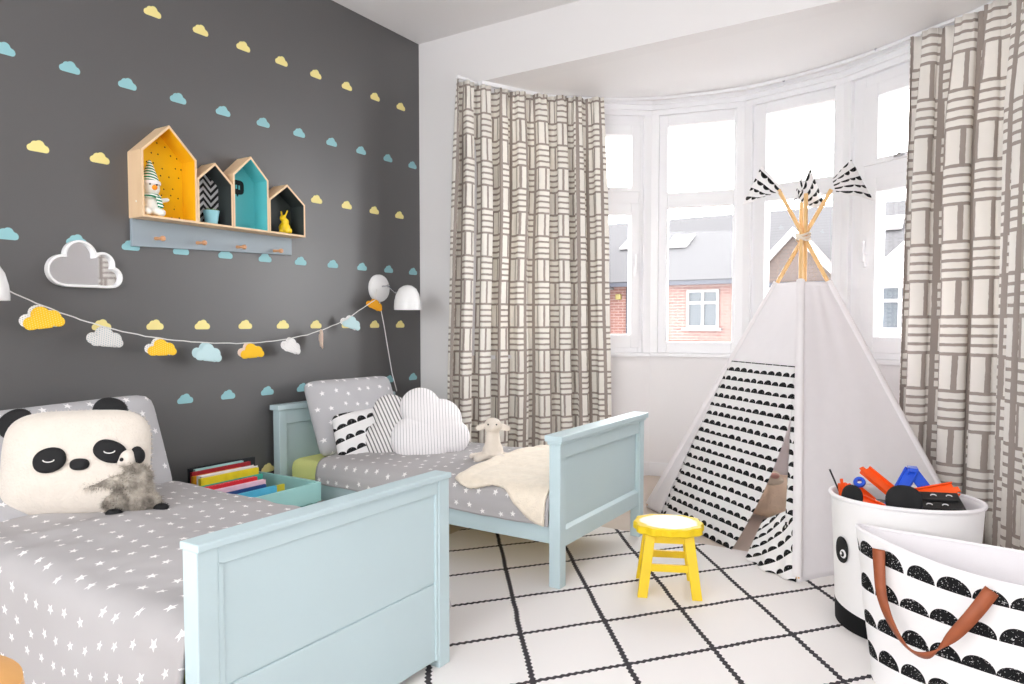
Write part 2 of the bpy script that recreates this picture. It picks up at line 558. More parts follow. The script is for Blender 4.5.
def off(i, d):
    """vertex i moved outward by d (negative: into the room)"""
    v = VTX[i]; c = Vector((BC.x, BC.y, 0)); n = (v - c).normalized()
    return v + n * d
def band(bm, d0, d1, z0, z1, i0=0, i1=None):
    i1 = len(VTX) - 1 if i1 is None else i1
    for i in range(i0, i1):
        a0, a1, b0, b1 = off(i, d0), off(i, d1), off(i + 1, d0), off(i + 1, d1)
        vs = [bm.verts.new((p.x, p.y, z)) for z in (z0, z1) for p in (a0, b0, b1, a1)]
        for f in ((0, 3, 2, 1), (4, 5, 6, 7), (0, 1, 5, 4), (1, 2, 6, 5), (2, 3, 7, 6), (3, 0, 4, 7)):
            bm.faces.new([vs[k] for k in f])
bm = bmesh.new(); band(bm, 0.0, .14, 0, .78); structure(obj('wall_bay', bm, M_white))
bm = bmesh.new(); band(bm, -.022, .14, .78, .805); structure(obj('trim_1', bm, M_upvc, bevel=.004), 'white window sill around the bay')
bm = bmesh.new()
band(bm, -.055, .14, HB - .022, HB); band(bm, -.03, .14, HB - .05, HB - .022); band(bm, -.012, .14, 2.325, HB - .05)
structure(obj('trim_2', bm, M_upvc), 'white stepped moulding above the bay windows')
bm = bmesh.new(); band(bm, -.014, 0.0, 0, .09); structure(obj('baseboard_bay', bm, M_upvc, bevel=.004))
bm = bmesh.new(); box(bm, (W, YF, 0), (W + .014, YB, .10)); structure(obj('baseboard_left', bm, M_upvc, bevel=.004))
bm = bmesh.new(); box(bm, (W + .014, YB - .014, 0), (VTX[0].x, YB, .10)); box(bm, (VTX[-1].x, YB - .014, 0), (XR, YB, .10)); structure(obj('baseboard_back', bm, M_upvc, bevel=.004))

def window(i, n, opening, g, sash=None):
    """bay face i. g = glass span, sash = moving frame span (local metres along the face)"""
    a, b = VTX[i], VTX[i + 1]; t = (b - a).normalized(); L = (b - a).length
    nrm = Vector((-t.y, t.x, 0))
    if nrm.dot(a - Vector((BC.x, BC.y, 0))) < 0: nrm = -nrm
    M = Matrix.Translation(a) @ Matrix(((t.x, nrm.x, 0, 0), (t.y, nrm.y, 0, 0), (0, 0, 1, 0), (0, 0, 0, 1)))
    root = link(bpy.data.objects.new('window_%d' % n, None)); root.location = a + t * L / 2 + Vector((0, 0, .805)); structure(root)
    z0, z1, zt0, zt1 = .805, 2.325, 1.738, 1.833
    Y0, Y1 = .015, .085
    bm = bmesh.new()
    s0, s1 = (sash if opening else g)
    zb = .845 if opening else .877
    zt = 2.262
    if opening: zt0, zt1 = 1.765, 1.85
    box(bm, (0, Y0, z0), (s0, Y1, z1), M); box(bm, (s1, Y0, z0), (L, Y1, z1), M)
    box(bm, (s0, Y0, z0), (s1, Y1, zb), M); box(bm, (s0, Y0, zt), (s1, Y1, z1), M); box(bm, (s0, Y0, zt0), (s1, Y1, zt1), M)
    box(bm, (-.035, -.012, z0), (.05, Y1 + .005, z1), M); box(bm, (L - .05, -.012, z0), (L + .035, Y1 + .005, z1), M)
    obj('window_frame', bm, M_upvc, root, bevel=.004)
    panes = []
    if opening:
        for (za, zc, ga, gc) in ((zb, zt0, .925, 1.695), (zt1, zt, 1.872, 2.2)):
            bm = bmesh.new()
            y0, y1 = Y0 - .014, Y1 - .01
            box(bm, (s0 - .006, y0, za - .006), (g[0], y1, zc + .006), M); box(bm, (g[1], y0, za - .006), (s1 + .006, y1, zc + .006), M)
            box(bm, (g[0], y0, za - .006), (g[1], y1, ga), M); box(bm, (g[0], y0, gc), (g[1], y1, zc + .006), M)
            s = obj('sash', bm, M_upvc, root, bevel=.004)
            bm = bmesh.new()
            if za < 1.2:
                hx = s1 - .022 if n < 4 else s0 + .03
                box(bm, (hx - .008, y0 - .018, 1.30), (hx + .008, y0, 1.37), M); box(bm, (hx - .006, y0 - .03, 1.33), (hx + .006, y0 - .016, 1.44), M)
            else:
                hx = (g[0] + g[1]) / 2
                box(bm, (hx - .035, y0 - .014, za + .002), (hx + .02, y0, za + .014), M); box(bm, (hx - .01, y0 - .02, za + .003), (hx + .012, y0 - .012, za + .022), M)
            obj('window_handle', bm, M_chrome if za > 1.2 else M_upvc, s, bevel=.002)
            panes.append((g[0] - .003, g[1] + .003, ga - .003, gc + .003))
    else:
        panes = [(g[0] - .003, g[1] + .003, zb - .003, zt0 + .003), (g[0] - .003, g[1] + .003, zt1 - .003, zt + .003)]
        bm = bmesh.new()   # glazing bead
        for x0, x1, za, zc in panes:
            for (p, q, r_, s_) in ((x0 - .006, x0 + .004, za - .006, zc + .006), (x1 - .004, x1 + .006, za - .006, zc + .006)):
                box(bm, (p, Y0 + .028, r_), (q, Y0 + .05, s_), M)
        obj('glazing_bead', bm, M_upvc, root)
    for x0, x1, za, zc in panes:
        bm = bmesh.new(); box(bm, (x0, .050, za), (x1, .054, zc), M); obj('window_pane', bm, M_glass, root)
    mid = a + t * L / 2 + nrm * .11
    portal('daylight_portal', (mid.x, mid.y, 1.57), -nrm, L, 1.52)

LEN = [(VTX[i + 1] - VTX[i]).length for i in range(7)]
window(0, 1, False, (.10, LEN[0] - .09))
window(1, 2, True, (.13, .463), (.075, .515))
window(2, 3, False, (.104, .507))
window(3, 4, False, (.127, .527))
window(4, 5, True, (.212, .50), (.125, .55))
window(5, 6, False, (.09, LEN[5] - .09))
bm = bmesh.new()
a, b = VTX[6], VTX[7]
M = Matrix(); 
band(bm, 0, .1, .805, 2.325, 6, 7)
structure(obj('wall_bay', bm, M_white), 'narrow white jamb at the right end of the bay')

for k, (x, y) in enumerate(((-1.93, 4.17), (-1.46, 4.40), (-.92, 4.36), (-.42, 4.12))):
    bm = bmesh.new(); lathe(bm, [(0, HB - .012), (.006, HB - .012), (.008, HB - .004), (.004, HB)], 10, (x, y, 0))
    tag(obj('ceiling_hook', bm, M_chrome, smooth=True), 'small metal hook on the bay ceiling, %s from the left' % ('first', 'second', 'third', 'fourth')[k], 'hook', 'ceiling hooks above the bay windows')

# rug
bm = bmesh.new(); box(bm, (-2.02, -.9, 0.0005), (.80, 3.115, .006))
tag(obj('rug', bm, M_rug), 'large cream rug with black zigzag diamond lattice on the floor', 'rug')

# ------------------------------------------------------------------ wall cloud decals
dec_c = [(-.52, -.17, .30), (-.2, .08, .34), (.12, .16, .36), (.5, -.14, .32), (0, -.2, .4)]
def decal_mesh():
    bm = bmesh.new(); plate(bm, cloud_r(dec_c, .42, .046), -.0006, .0006, 40, uv=False); return bm
ordn = ['first', 'second', 'third', 'fourth', 'fifth', 'sixth', 'seventh', 'eighth', 'ninth', 'tenth', 'eleventh', 'twelfth']
def decal_row(z, ys, col, rowname):
    first = None
    for k, y in enumerate(ys):
        if first is None:
            first = obj('cloud_decal', decal_mesh(), M_cloud_y if col == 'yellow' else M_cloud_b); o = first
        else:
            o = first.copy(); link(o)
        o.location = (W + .0008, y, z); o.rotation_euler = (0, 0, R(90))
        tag(o, '%s cloud decal, %s from left in the %s' % (col, ordn[k], rowname), 'wall sticker', '%s cloud decals, %s' % (col, rowname))
Yy = [1.28 + .22 * k for k in range(10)]; Yb = [1.178 + .2195 * k for k in range(11)]
decal_row(2.292, [1.51, 1.73, 1.95, 2.17, 2.39, 2.61, 2.83, 3.05, 3.27], 'yellow', 'topmost decal row')
decal_row(1.965, Yb, 'blue', 'second decal row from top')
decal_row(1.645, [1.28, 1.50] + [2.605, 2.82, 3.035, 3.25], 'yellow', 'row level with the house shelf')
decal_row(1.315, [1.17, 1.405, 1.615] + [1.835 + .2195 * k for k in range(8)], 'blue', 'row below the shelf pegs')
decal_row(.99, [1.49, 1.71, 1.93, 2.155, 2.375, 2.59, 2.81, 3.03, 3.25], 'yellow', 'row behind the garland')
decal_row(.665, [1.17, 1.84, 2.055, 2.275, 2.495, 3.15, 3.365], 'blue', 'row above the headboards')
decal_row(.285, [2.27], 'yellow', 'lowest spot by the headboard')

# ------------------------------------------------------------------ beds
def bed(y0, y1, label, group, kind):
    t = thing('bed', label, 'bed', (-2.05, (y0 + y1) / 2, 0), 0, group)
    xf0, xf1 = -1.297, -1.25; xh0, xh1 = -2.855, -2.81; pw = .048
    G = .006
    # headboard
    bm = bmesh.new()
    box(bm, (xh0 - .008, y0 - .014, .572), (xh1 + .010, y1 + .014, .598))
    box(bm, (xh0 + .006, y0 + pw, .50), (xh1 - .004, y1 - pw, .572)); box(bm, (xh0 + .012, y0 + pw, .20), (xh1 - .016, y1 - pw, .502))
    obj('headboard', bm, M_blue, t, bevel=.003)
    # footboard
    bm = bmesh.new()
    if kind == 'far':
        box(bm, (xf0 - .014, y0 - .012, .558), (xf1 + .014, y1 + .018, .582))
        box(bm, (xf0 - .006, y0 - .006, .546), (xf1 + .006, y1 + .006, .558))
        box(bm, (xf0 + .004, y0 + pw, .492), (xf1 - .004, y1 - pw, .556)); box(bm, (xf0 + .004, y0 + pw, .155), (xf1 - .004, y1 - pw, .218))
        box(bm, (xf0 + .014, y0 + pw, .20), (xf1 - .018, y1 - pw, .50))
        # sloped ledge and inner stiles
        extrude_poly(bm, [(xf1 - .004, y0 + pw, .214), (xf1 - .004, y0 + pw, .219), (xf1 - .018, y0 + pw, .232), (xf1 - .018, y0 + pw, .214)], (0, y1 - y0 - 2 * pw, 0))
        box(bm, (xf0 + .004, y0 + pw - .001, .2), (xf1 - .006, y0 + pw + .012, .5)); box(bm, (xf0 + .004, y1 - pw - .012, .2), (xf1 - .006, y1 - pw + .001, .5))
    else:
        box(bm, (xf0 - .006, y0 - .002, .552), (xf1 + .008, y1 + .002, .568))
        box(bm, (xf0 + .004, y0 + pw, .512), (xf1 - .002, y1 - pw, .554))
        box(bm, (xf0 + .014, y0 + pw, .2585), (xf1 - .008, y1 - pw, .52)); box(bm, (xf0 + .014, y0 + pw, .03), (xf1 - .008, y1 - pw, .2555)); box(bm, (xf0 + .014, y0 + pw, .1), (xf1 - .012, y1 - pw, .5))
        box(bm, (xf0 + .004, y0 + pw - .001, .03), (xf1 - .002, y0 + pw + .014, .52)); box(bm, (xf0 + .004, y1 - pw - .012, .03), (xf1 - .002, y1 - pw + .001, .52))
    obj('footboard', bm, M_blue, t, bevel=.003)
    top = .548 if kind == 'far' else .553
    for (x0, x1, yy, tp) in ((xf0, xf1, y0, top), (xf0, xf1, y1 - pw, top), (xh0, xh1, y0, .573), (xh0, xh1, y1 - pw, .573)):
        bm = bmesh.new(); box(bm, (x0, yy, G if x0 > -2 else 0.0), (x1, yy + pw, tp)); obj('leg', bm, M_blue, t, bevel=.003)
    for yy in (y0 + .010, y1 - .032):
        bm = bmesh.new(); box(bm, (xh1, yy, .168), (xf0, yy + .022, .25)); obj('side_rail', bm, M_blue, t, bevel=.003)
    bm = bmesh.new()
    for k in range(14):
        xx = xh1 + .05 + k * (xf0 - xh1 - .13) / 13
        box(bm, (xx, y0 + .033, .185), (xx + .05, y1 - .033, .197))
    obj('bed_slats', bm, M_ply, t)
    return t
bed(.815, 1.618, 'pale blue bed in the foreground, tall footboard with a plank joint', 'pale blue children beds', 'near')
bed(2.287, 3.102, 'pale blue bed by the curtain, footboard raised on feet with recessed panel', 'pale blue children beds', 'far')

def mattress(y0, y1, zt, label):
    bm = bmesh.new()
    x0, x1 = -2.79, -1.34
    vs = box(bm, (x0, y0, .199), (x1, y1, zt))
    bmesh.ops.bevel(bm, geom=[e for e in bm.edges], offset=.045, segments=5, affect='EDGES', profile=.5)
    return tag(obj('mattress', bm, M_lime, smooth=True, angle=180), label, 'mattress')
mattress(.85, 1.58, .34, 'mattress on the foreground bed, under the grey star duvet')
mattress(2.32, 3.08, .335, 'mattress with a lime yellow fitted sheet showing at the headboard end')

# duvets: cross profile swept along x
def profile_pts(y0, y1, ztop, zn, zf, bulge, r=.06, bf=0.0):
    """polyline near hem -> over the top -> far hem"""
    p = [(y0 - bulge, zn)]
    n = 8
    p += [(y0 - bulge * .6, zn + (ztop - r - zn) * k / 4) for k in range(1, 4)]
    p += [(y0 + r - r * math.cos(a) - bulge * .2, ztop - r + r * math.sin(a)) for a in [k / n * PI / 2 for k in range(n + 1)]]
    m = 22
    for k in range(1, m):
        s = k / m; p.append((y0 + r + (y1 - y0 - 2 * r) * s, ztop + .018 * math.sin(PI * s)))
    p += [(y1 - r + r * math.sin(a) + bulge * .2, ztop - r + r * math.cos(a)) for a in [k / n * PI / 2 for k in range(n + 1)]]
    p += [(y1 + bulge * .6 + bf * k / 4, ztop - r - (ztop - r - zf) * k / 4) for k in range(1, 4)]
    p.append((y1 + bulge + bf * .8, zf))
    return p
def resample(pts, n):
    d = [0]
    for a, b in zip(pts, pts[1:]): d.append(d[-1] + math.dist(a, b))
    out = []; j = 0
    for i in range(n + 1):
        s = d[-1] * i / n
        while j < len(d) - 2 and d[j + 1] < s: j += 1
        k = (s - d[j]) / max(1e-9, d[j + 1] - d[j])
        out.append(tuple(a + (b - a) * k for a, b in zip(pts[j], pts[j + 1])))
    return out, d[-1]
def duvet(x0, x1, pf, wr, seed, uvo, nx=110, ny=110, endround=.05):
    ends = []
    profs = []
    for i in range(nx + 1):
        pr, L = resample(pf(i / nx), ny); profs.append((pr, L))
    def fn(a, b):
        i = round(a * nx); j = round(b * ny); y, z = profs[i][0][j]
        x = x0 + (x1 - x0) * a
        w = wr * (nz(x * 3.1 + seed, y * 4.2, z * 3) + .55 * nz(x * 8 + seed, y * 7, z * 8) + .25 * nz(x * 17, y * 19 + seed, z * 12))
        zz = z + (w if z > .2 else w * .3)
        yy = y
        ym = (profs[i][0][0][0] + profs[i][0][-1][0]) / 2
        side = max(0, (abs(y - ym) - .38) / .06)
        if side > 0: yy += (1 if y > ym else -1) * w * 1.2 * min(1, side)
        return (x, yy, zz)
    bm = bmesh.new()
    grid(bm, nx, ny, fn, lambda a, b: (x0 + (x1 - x0) * a + uvo[0], profs[round(a * nx)][1] * (b - .5) + uvo[1]))
    return bm
def pf_near(a):
    # hangs almost to the floor on the near side
    drop = .05 + .05 * math.sin(a * 7)
    far = .30 - .17 * max(0, (a - .55) / .45)
    return profile_pts(.83, 1.625, .378, drop, far, .02 + .01 * math.sin(a * 9), .06, .035 * max(0, (a - .8) / .2))
o = obj('duvet', duvet(-2.62, -1.300, pf_near, .016, 3.1, (0, 0)), M_star_duvet, smooth=True, angle=180)
solidify(o, .012, 1); tag(o, 'grey duvet with white stars hanging over the side of the foreground bed', 'duvet')
def pf_far(a):
    return profile_pts(2.300, 3.10, .352, .246 - .015 * a, .23, .012, .05)
o = obj('duvet', duvet(-2.56, -1.300, pf_far, .008, 8.4, (.4, .1)), M_star_duvet, smooth=True, angle=180)
solidify(o, .010, 1); tag(o, 'grey duvet with white stars tucked on the bed by the curtain', 'duvet')

# blanket over the foot of the far bed
def blanket_bm():
    nx, ny = 60, 70
    pro, L = resample(profile_pts(2.300, 3.10, .352, .20, .22, .012, .05), 400)
    def fn(a, b):
        x = -1.80 + .49 * a + .05 * (1 - b) * (1 - a)
        s0 = .150 - .10 * a ** 2.2 - .02 * math.sin(a * 9)      # where the near hem sits along the profile
        s = s0 + (.93 - s0) * b
        y, z = pro[min(400, max(0, int(s / L * 400)))]
        yn, zn = pro[min(400, max(0, int(s / L * 400) + 4))]
        ty, tz = yn - y, zn - z; l = math.hypot(ty, tz) or 1
        h = .022 + .006 * nz(x * 14, y * 14) + .010 * math.sin(PI * min(1, a * 6)) * (1 if a < .16 else 0)
        return (x, y - tz / l * h, z + ty / l * h)
    bm = bmesh.new(); grid(bm, nx, ny, fn)
    return bm
o = obj('blanket', blanket_bm(), M_cream, smooth=True, angle=180)
solidify(o, .012, 0); tag(o, 'cream fleece blanket folded over the foot of the bed by the curtain', 'blanket')

# ------------------------------------------------------------------ pillows
def soft(name, bm, m, loc, az, tilt, label, cat, roll=0, group=None):
    """front faces azimuth az (0 = -y, 90 = +x); tilt leans the top back"""
    o = obj(name, bm, m, smooth=True, angle=180)
    o.matrix_world = Matrix.Translation(loc) @ Matrix.Rotation(R(az), 4, 'Z') @ Matrix.Rotation(R(-tilt), 4, 'X') @ Matrix.Rotation(R(roll), 4, 'Y')
    tag(o, label, cat, group); return o
bm = bmesh.new(); cushion(bm, superell(.275, .195, 12), .07, 120, 12, 3.0, .5, .02, 2)
soft('pillow', bm, M_star_pillow, (-2.665, 2.665, .525), 84, 22, 'grey star pillow leaning on the headboard of the bed by the curtain', 'pillow', 0)
bm = bmesh.new(); cushion(bm, superell(.36, .205, 11), .075, 96, 12, 3.0, .5, .02, 5)
soft('pillow', bm, M_star_pillow, (-2.67, 1.24, .515), 88, 20, 'grey star pillow behind the panda cushion on the foreground bed', 'pillow', -2)
bm = bmesh.new(); cushion(bm, superell(.36, .17, 6), .06, 96, 12, 3.0, .5, .02, 9)
soft('pillow', bm, M_star_pillow, (-2.60, 1.02, .44), 85, 62, 'grey star pillow lying low at the far left of the foreground bed', 'pillow')
bm = bmesh.new(); cushion(bm, superell(.130, .125, 8), .05, 72, 10, 2.6, .5, .008, 4, uvrot=R(-12))
soft('scallop_cushion', bm, M_scallop_small, (-2.475, 2.51, .45), 50, 20, 'small square cushion with black half moon print', 'cushion', -8)
cl = [(-.095, -.03, .10), (.0, .055, .115), (.10, -.02, .095), (0, -.05, .10)]
cl1 = [(-.105, -.035, .10), (-.055, .075, .09), (.06, .03, .105), (.125, -.05, .08), (0, -.05, .10)]
bm = bmesh.new(); cushion(bm, cloud_r([(-.06, -.05, .095), (-.03, .085, .085), (.06, .02, .1), (.08, -.06, .08)], .14), .06, 96, 12, 2.6, .5, .008, 7, uvrot=R(-22))
soft('cloud_cushion', bm, M_stripe_dark, (-2.335, 2.605, .482), 44, 14, 'cloud shaped cushion with bold dark pinstripes, half hidden', 'cushion', 0)
bm = bmesh.new(); cushion(bm, cloud_r([(-.085, -.055, .105), (-.055, .095, .098), (.045, .035, .105), (.105, -.045, .085), (.0, -.08, .10)], .165), .075, 120, 12, 2.6, .5, .01, 11, uvrot=R(-4))
soft('cloud_cushion', bm, M_stripe_light, (-2.17, 2.665, .495), 38, 16, 'large white cloud cushion with fine pinstripes, in front', 'cushion', 2)

# ------------------------------------------------------------------ panda cushion
pl_w, pl_h = .222, .168
pt = thing('panda_cushion', 'white fluffy panda face cushion with black ears on the foreground bed', 'cushion', (-2.37, 1.125, .388), rot=(R(-14), R(-1.5), R(40)))
bpy.context.view_layer.update()
bm = bmesh.new(); cushion(bm, superell(pl_w, pl_h, 4.2), .085, 96, 14, 2.6, .5, .006, 1)
for v in bm.verts: v.co.z += pl_h
fur(bm, 15000, .011, .0016, .3, 3)
obj('face', bm, M_fur_white, pt, smooth=True, world=False, angle=180)
def local_plate(name, rf, cx, cz, y, th, m, parent, n=48, dome=0.0, rot=0):
    bm = bmesh.new(); cushion(bm, rf, th, n, 6, 2.4, .5)
    Mx = Matrix.Translation((cx, y, cz)) @ Matrix.Rotation(rot, 4, 'Y')
    bmesh.ops.transform(bm, matrix=Mx, verts=bm.verts)
    return obj(name, bm, m, parent, smooth=True, world=False, angle=180)
def face_y(x, z):
    """front surface of the panda cushion"""
    th = math.atan2(z - pl_h, x); r = math.hypot(x, z - pl_h) / superell(pl_w, pl_h, 4.2)(th)
    return -.085 * max(0, 1 - r ** 2.6) ** .5
def patch(name, rf, cx, cz, m, lift=.006, n=40, rot=0):
    bm = bmesh.new(); uvl = bm.loops.layers.uv.verify(); rows = []
    for k in range(7):
        t = k / 6; row = []
        for i in range(n):
            th = 2 * PI * i / n; r = rf(th) * t
            x = cx + r * math.cos(th + rot); z = cz + r * math.sin(th + rot)
            row.append((x, z, t))
        rows.append(row)
    V = [[bm.verts.new((x, face_y(x, z) - lift * (1 - t ** 6) - .0105, z)) for x, z, t in row] for row in rows]
    B = [[bm.verts.new((x, face_y(x, z) - .002, z)) for x, z, t in rows[-1]]]
    for k in range(6):
        for i in range(n):
            j = (i + 1) % n; bm.faces.new((V[k][i], V[k][j], V[k + 1][j], V[k + 1][i]))
    for i in range(n):
        j = (i + 1) % n; bm.faces.new((V[-1][i], V[-1][j], B[0][j], B[0][i]))
    bmesh.ops.remove_doubles(bm, verts=bm.verts, dist=1e-5)
    return obj(name, bm, m, pt, smooth=True, world=False, angle=180)
patch('eye_patch', superell(.048, .038, 2.2), -.040, .172, M_black, rot=.25)
patch('eye_patch', superell(.046, .034, 2.2), 0.130, .192, M_black, rot=-.45)
patch('nose', superell(.027, .018, 2.4), .048, .155, M_black, .010)
M_lash = mat('white_thread', (235, 232, 228), .8)
for cx, cz in ((-.035, .172), (.135, .192)):
    bm = bmesh.new()
    tube(bm, [(cx + .016 * math.cos(a), face_y(cx, cz) - .021, cz + .007 * math.sin(a)) for a in [PI + k / 10 * PI for k in range(11)]], .0018, 6)
    obj('closed_eye', bm, M_lash, pt, smooth=True, world=False)
for sx in (-1, 1):
    bm = bmesh.new(); cushion(bm, superell(.055, .046, 2.2), .024, 48, 8, 2.4, .5)
    Mx = Matrix.Translation((-.198 if sx < 0 else .088, .01, 2 * pl_h - (.034 if sx < 0 else .006))) @ Matrix.Rotation(-.5 if sx < 0 else .25, 4, 'Y')
    bmesh.ops.transform(bm, matrix=Mx, verts=bm.verts)
    fur(bm, 900, .006, .0014, .2, 5)
    obj('ear', bm, M_black, pt, smooth=True, world=False, angle=180)

# ------------------------------------------------------------------ lemur toy
lt = thing('lemur_toy', 'grey fluffy soft toy with black feet sitting against the panda cushion', 'soft toy', (-2.235, 1.235, .393), rotz=R(36))
lt.scale = (1.08, 1.08, 1.12)
bpy.context.view_layer.update()
bm = blob_bm([((.0, 0, .062), .056, (1.1, .9, 1.0)), ((.015, 0, .10), .042, (1.1, .9, .9)), ((.035, -.03, .035), .03), ((-.035, -.03, .035), .03), ((.062, .0, .03), .026)],
             [((-.02, -.03, .098), (-.105, -.045, .085), .019, .012), ((.01, 0, .12), (.005, -.01, .145), .025, .022)], .006, 3)
fur(bm, 5200, .015, .0018, .5, 9)
obj('body', bm, M_fur_grey, lt, smooth=True, world=False, angle=180)
bm = blob_bm([((.0, -.012, .158), .027, (1, 1, .95)), ((-.01, -.034, .150), .011)], [], .004, 2)
obj('head', bm, M_fur_white, lt, smooth=True, world=False, angle=180)
bm = blob_bm([((.028, -.006, .164), .021, (.8, .9, 1.1)), ((.02, 0, .175), .016)], [], .004, 2); obj('hood', bm, M_black, lt, smooth=True, world=False, angle=180)
bm = bmesh.new(); ball(bm, (-.006, -.040, .160), .0055, 12); obj('eye', bm, M_blackp, lt, smooth=True, world=False)
bm = bmesh.new(); ball(bm, (-.112, -.046, .082), .004, 10); obj('nose', bm, M_blackp, lt, smooth=True, world=False)
for p in ((-.02, -.062, .014), (.088, -.01, .016)):
    bm = bmesh.new(); ball(bm, p, .021, 16, 1.15, .75, .6); fur(bm, 250, .006, .0014, .2, 5)
    obj('foot', bm, M_black, lt, smooth=True, world=False, angle=180)

# ------------------------------------------------------------------ lamb toy
la = thing('lamb_toy', 'small oat coloured lamb soft toy sitting on the far bed', 'soft toy', (-1.80, 2.655, .372), rotz=R(30))
la.scale = (1.12, 1.12, 1.0)
bpy.context.view_layer.update()
bm = blob_bm([((0, 0, .048), .041, (1.05, .95, 1.05)), ((0, 0, .160), .036, (1, .95, 1.05)), ((0, -.022, .155), .019)],
             [((0, 0, .05), (0, 0, .14), .036, .025), ((-.01, -.012, .028), (-.058, -.05, .018), .017, .018), ((.012, -.012, .028), (.045, -.052, .018), .017, .018),
              ((.02, .015, .028), (.085, .01, .02), .014, .012), ((-.02, .015, .028), (-.085, .0, .02), .014, .013)], .005, 3)
fur(bm, 1800, .004, .0012, .3, 4)
obj('body', bm, M_lamb, la, smooth=True, world=False, angle=180)
for s in (-1, 1):
    bm = bmesh.new(); cushion(bm, superell(.026, .014, 2.2), .006, 32, 6, 2.2, .5)
    bmesh.ops.transform(bm, matrix=Matrix.Translation((s * .047, .0, .153)) @ Matrix.Rotation(s * .35, 4, 'Y'), verts=bm.verts)
    obj('ear', bm, M_lamb, la, smooth=True, world=False, angle=180)
    bm = bmesh.new(); ball(bm, (s * .017, -.030, .170), .0035, 10); obj('eye', bm, M_blackp, la, smooth=True, world=False)

# ------------------------------------------------------------------ book crate and books
ct = thing('book_crate', 'pale teal slatted wooden crate between the beds holding picture books', 'crate', (-2.59, 1.945, 0))
cx0, cx1, cy0, cy1 = -2.845, -2.375, 1.665, 2.155
for x in (cx0 + .012, cx1 - .012 - .028):
    for y in (cy0 + .012, cy1 - .04):
        bm = bmesh.new(); box(bm, (x, y, 0), (x + .028, y + .028, .295)); obj('corner_post', bm, M_teal, ct, bevel=.002)
for za, zb in ((.03, .115), (.128, .20), (.215, .30)):
    for (lo, hi) in (((cx0, cy0, za), (cx0 + .012, cy1, zb)), ((cx1 - .012, cy0, za), (cx1, cy1, zb)),
                     ((cx0 + .012, cy0, za), (cx1 - .012, cy0 + .012, zb)), ((cx0 + .012, cy1 - .012, za), (cx1 - .012, cy1, zb))):
        bm = bmesh.new(); box(bm, lo, hi); obj('slat', bm, M_teal, ct, bevel=.002)
bm = bmesh.new(); box(bm, (cx0 + .012, cy0 + .012, .03), (cx1 - .012, cy1 - .012, .042)); obj('crate_floor', bm, M_teal, ct)
M_page = mat('book_pages', (244, 238, 232), .8)
books = [  # colour, thickness, y0, width, top z
    ('light blue picture book nearest the front of the crate', (92, 188, 222), .012, 1.74, .27, .325),
    ('thin lime and brown picture book behind the light blue one', (214, 200, 60), .008, 1.80, .27, .318),
    ('navy blue picture book in the crate', (38, 74, 140), .010, 1.755, .235, .330),
    ('pink and white picture book in the crate', (238, 198, 214), .016, 1.735, .27, .345),
    ('purple spined picture book in the crate', (118, 70, 130), .010, 1.74, .20, .332),
    ('bright red picture book in the crate', (226, 48, 60), .016, 1.75, .25, .352),
    ('green teal picture book in the crate', (64, 168, 150), .012, 1.75, .30, .352),
    ('pale blue patterned picture book in the crate', (150, 202, 220), .012, 1.76, .22, .345),
    ('bright yellow picture book in the crate', (246, 214, 40), .014, 1.78, .285, .372),
    ('thick white book with many pages in the crate', (236, 232, 236), .030, 1.80, .28, .375),
    ('orange spined picture book in the crate', (240, 170, 40), .010, 1.79, .24, .372),
    ('dark red picture book in the crate', (170, 36, 46), .012, 1.80, .29, .385),
    ('pale aqua picture book in the crate', (180, 224, 220), .012, 1.83, .24, .390),
    ('black speckled book at the back of the crate', (34, 38, 44), .014, 1.82, .33, .392)]
bx = -2.435
for lab, col, th, y0, wd, zt in books:
    y0 -= .045
    zb = .0425; zt -= .012
    t = thing('picture_book', lab, 'book', (bx - th / 2, y0 + wd / 2, zb), 0, 'picture books in the teal crate')
    cm = mat('book_cover_%d_%d_%d' % col, col, .35, .08, 30)
    bm = bmesh.new()
    box(bm, (bx - .0018, y0, zb), (bx, y0 + wd, zt)); box(bm, (bx - th, y0, zb), (bx - th + .0018, y0 + wd, zt)); box(bm, (bx - th, y0, zb), (bx, y0 + .003, zt))
    obj('cover', bm, cm, t)
    bm = bmesh.new(); box(bm, (bx - th + .0018, y0 + .003, zb + .003), (bx - .0018, y0 + wd - .004, zt - .003)); obj('pages', bm, M_page, t)
    bx -= th + .0115

# ------------------------------------------------------------------ house shelf
SX = W + .10
sh = thing('house_shelf', 'row of four wooden house shaped shelves on a grey peg rail', 'shelf', (W, 2.02, 1.32))
M_in_y = patt('yellow_black_dots', (240, 190, 24), (30, 26, 20), None or (lambda nt, u, v, w: (lambda x, y, r: ((x * x + y * y).sqrt()).lt(.0032))(
    ((v / .042 + (w / .042).floor().mod(2.0) * .5).fract() - .5 + (rnd(nt, (v / .042 + (w / .042).floor().mod(2.0) * .5).floor(), (w / .042).floor())[0] - .5) * .5) * .042,
    ((w / .042).fract() - .5 + (rnd(nt, (v / .042).floor(), (w / .042).floor())[1] - .5) * .5) * .042, 0)), kind='Object', bmp=0, rough=.5)
M_in_yp = mat('yellow_interior', (238, 180, 20), .5)
M_in_d = mat('charcoal_green_interior', (52, 60, 60), .6)
M_in_t = mat('turquoise_interior', (96, 192, 196), .5)
M_chev = patt('chevron_back', (216, 216, 218), (36, 36, 38), lambda nt, u, v, w: ((w - (((v - 1.868) / .075).fract() - .5).abs() * .08) / .032).fract().lt(.5), kind='Object', bmp=0, rough=.6)
M_chev_in = M_chev
houses = [(1.610, 1.852, 1.692, 1.812, M_in_yp, M_in_y), (1.854, 2.028, 1.618, 1.699, M_in_d, M_chev), (2.030, 2.222, 1.668, 1.762, M_in_t, M_in_t), (2.224, 2.440, 1.584, 1.668, M_in_d, M_in_d)]
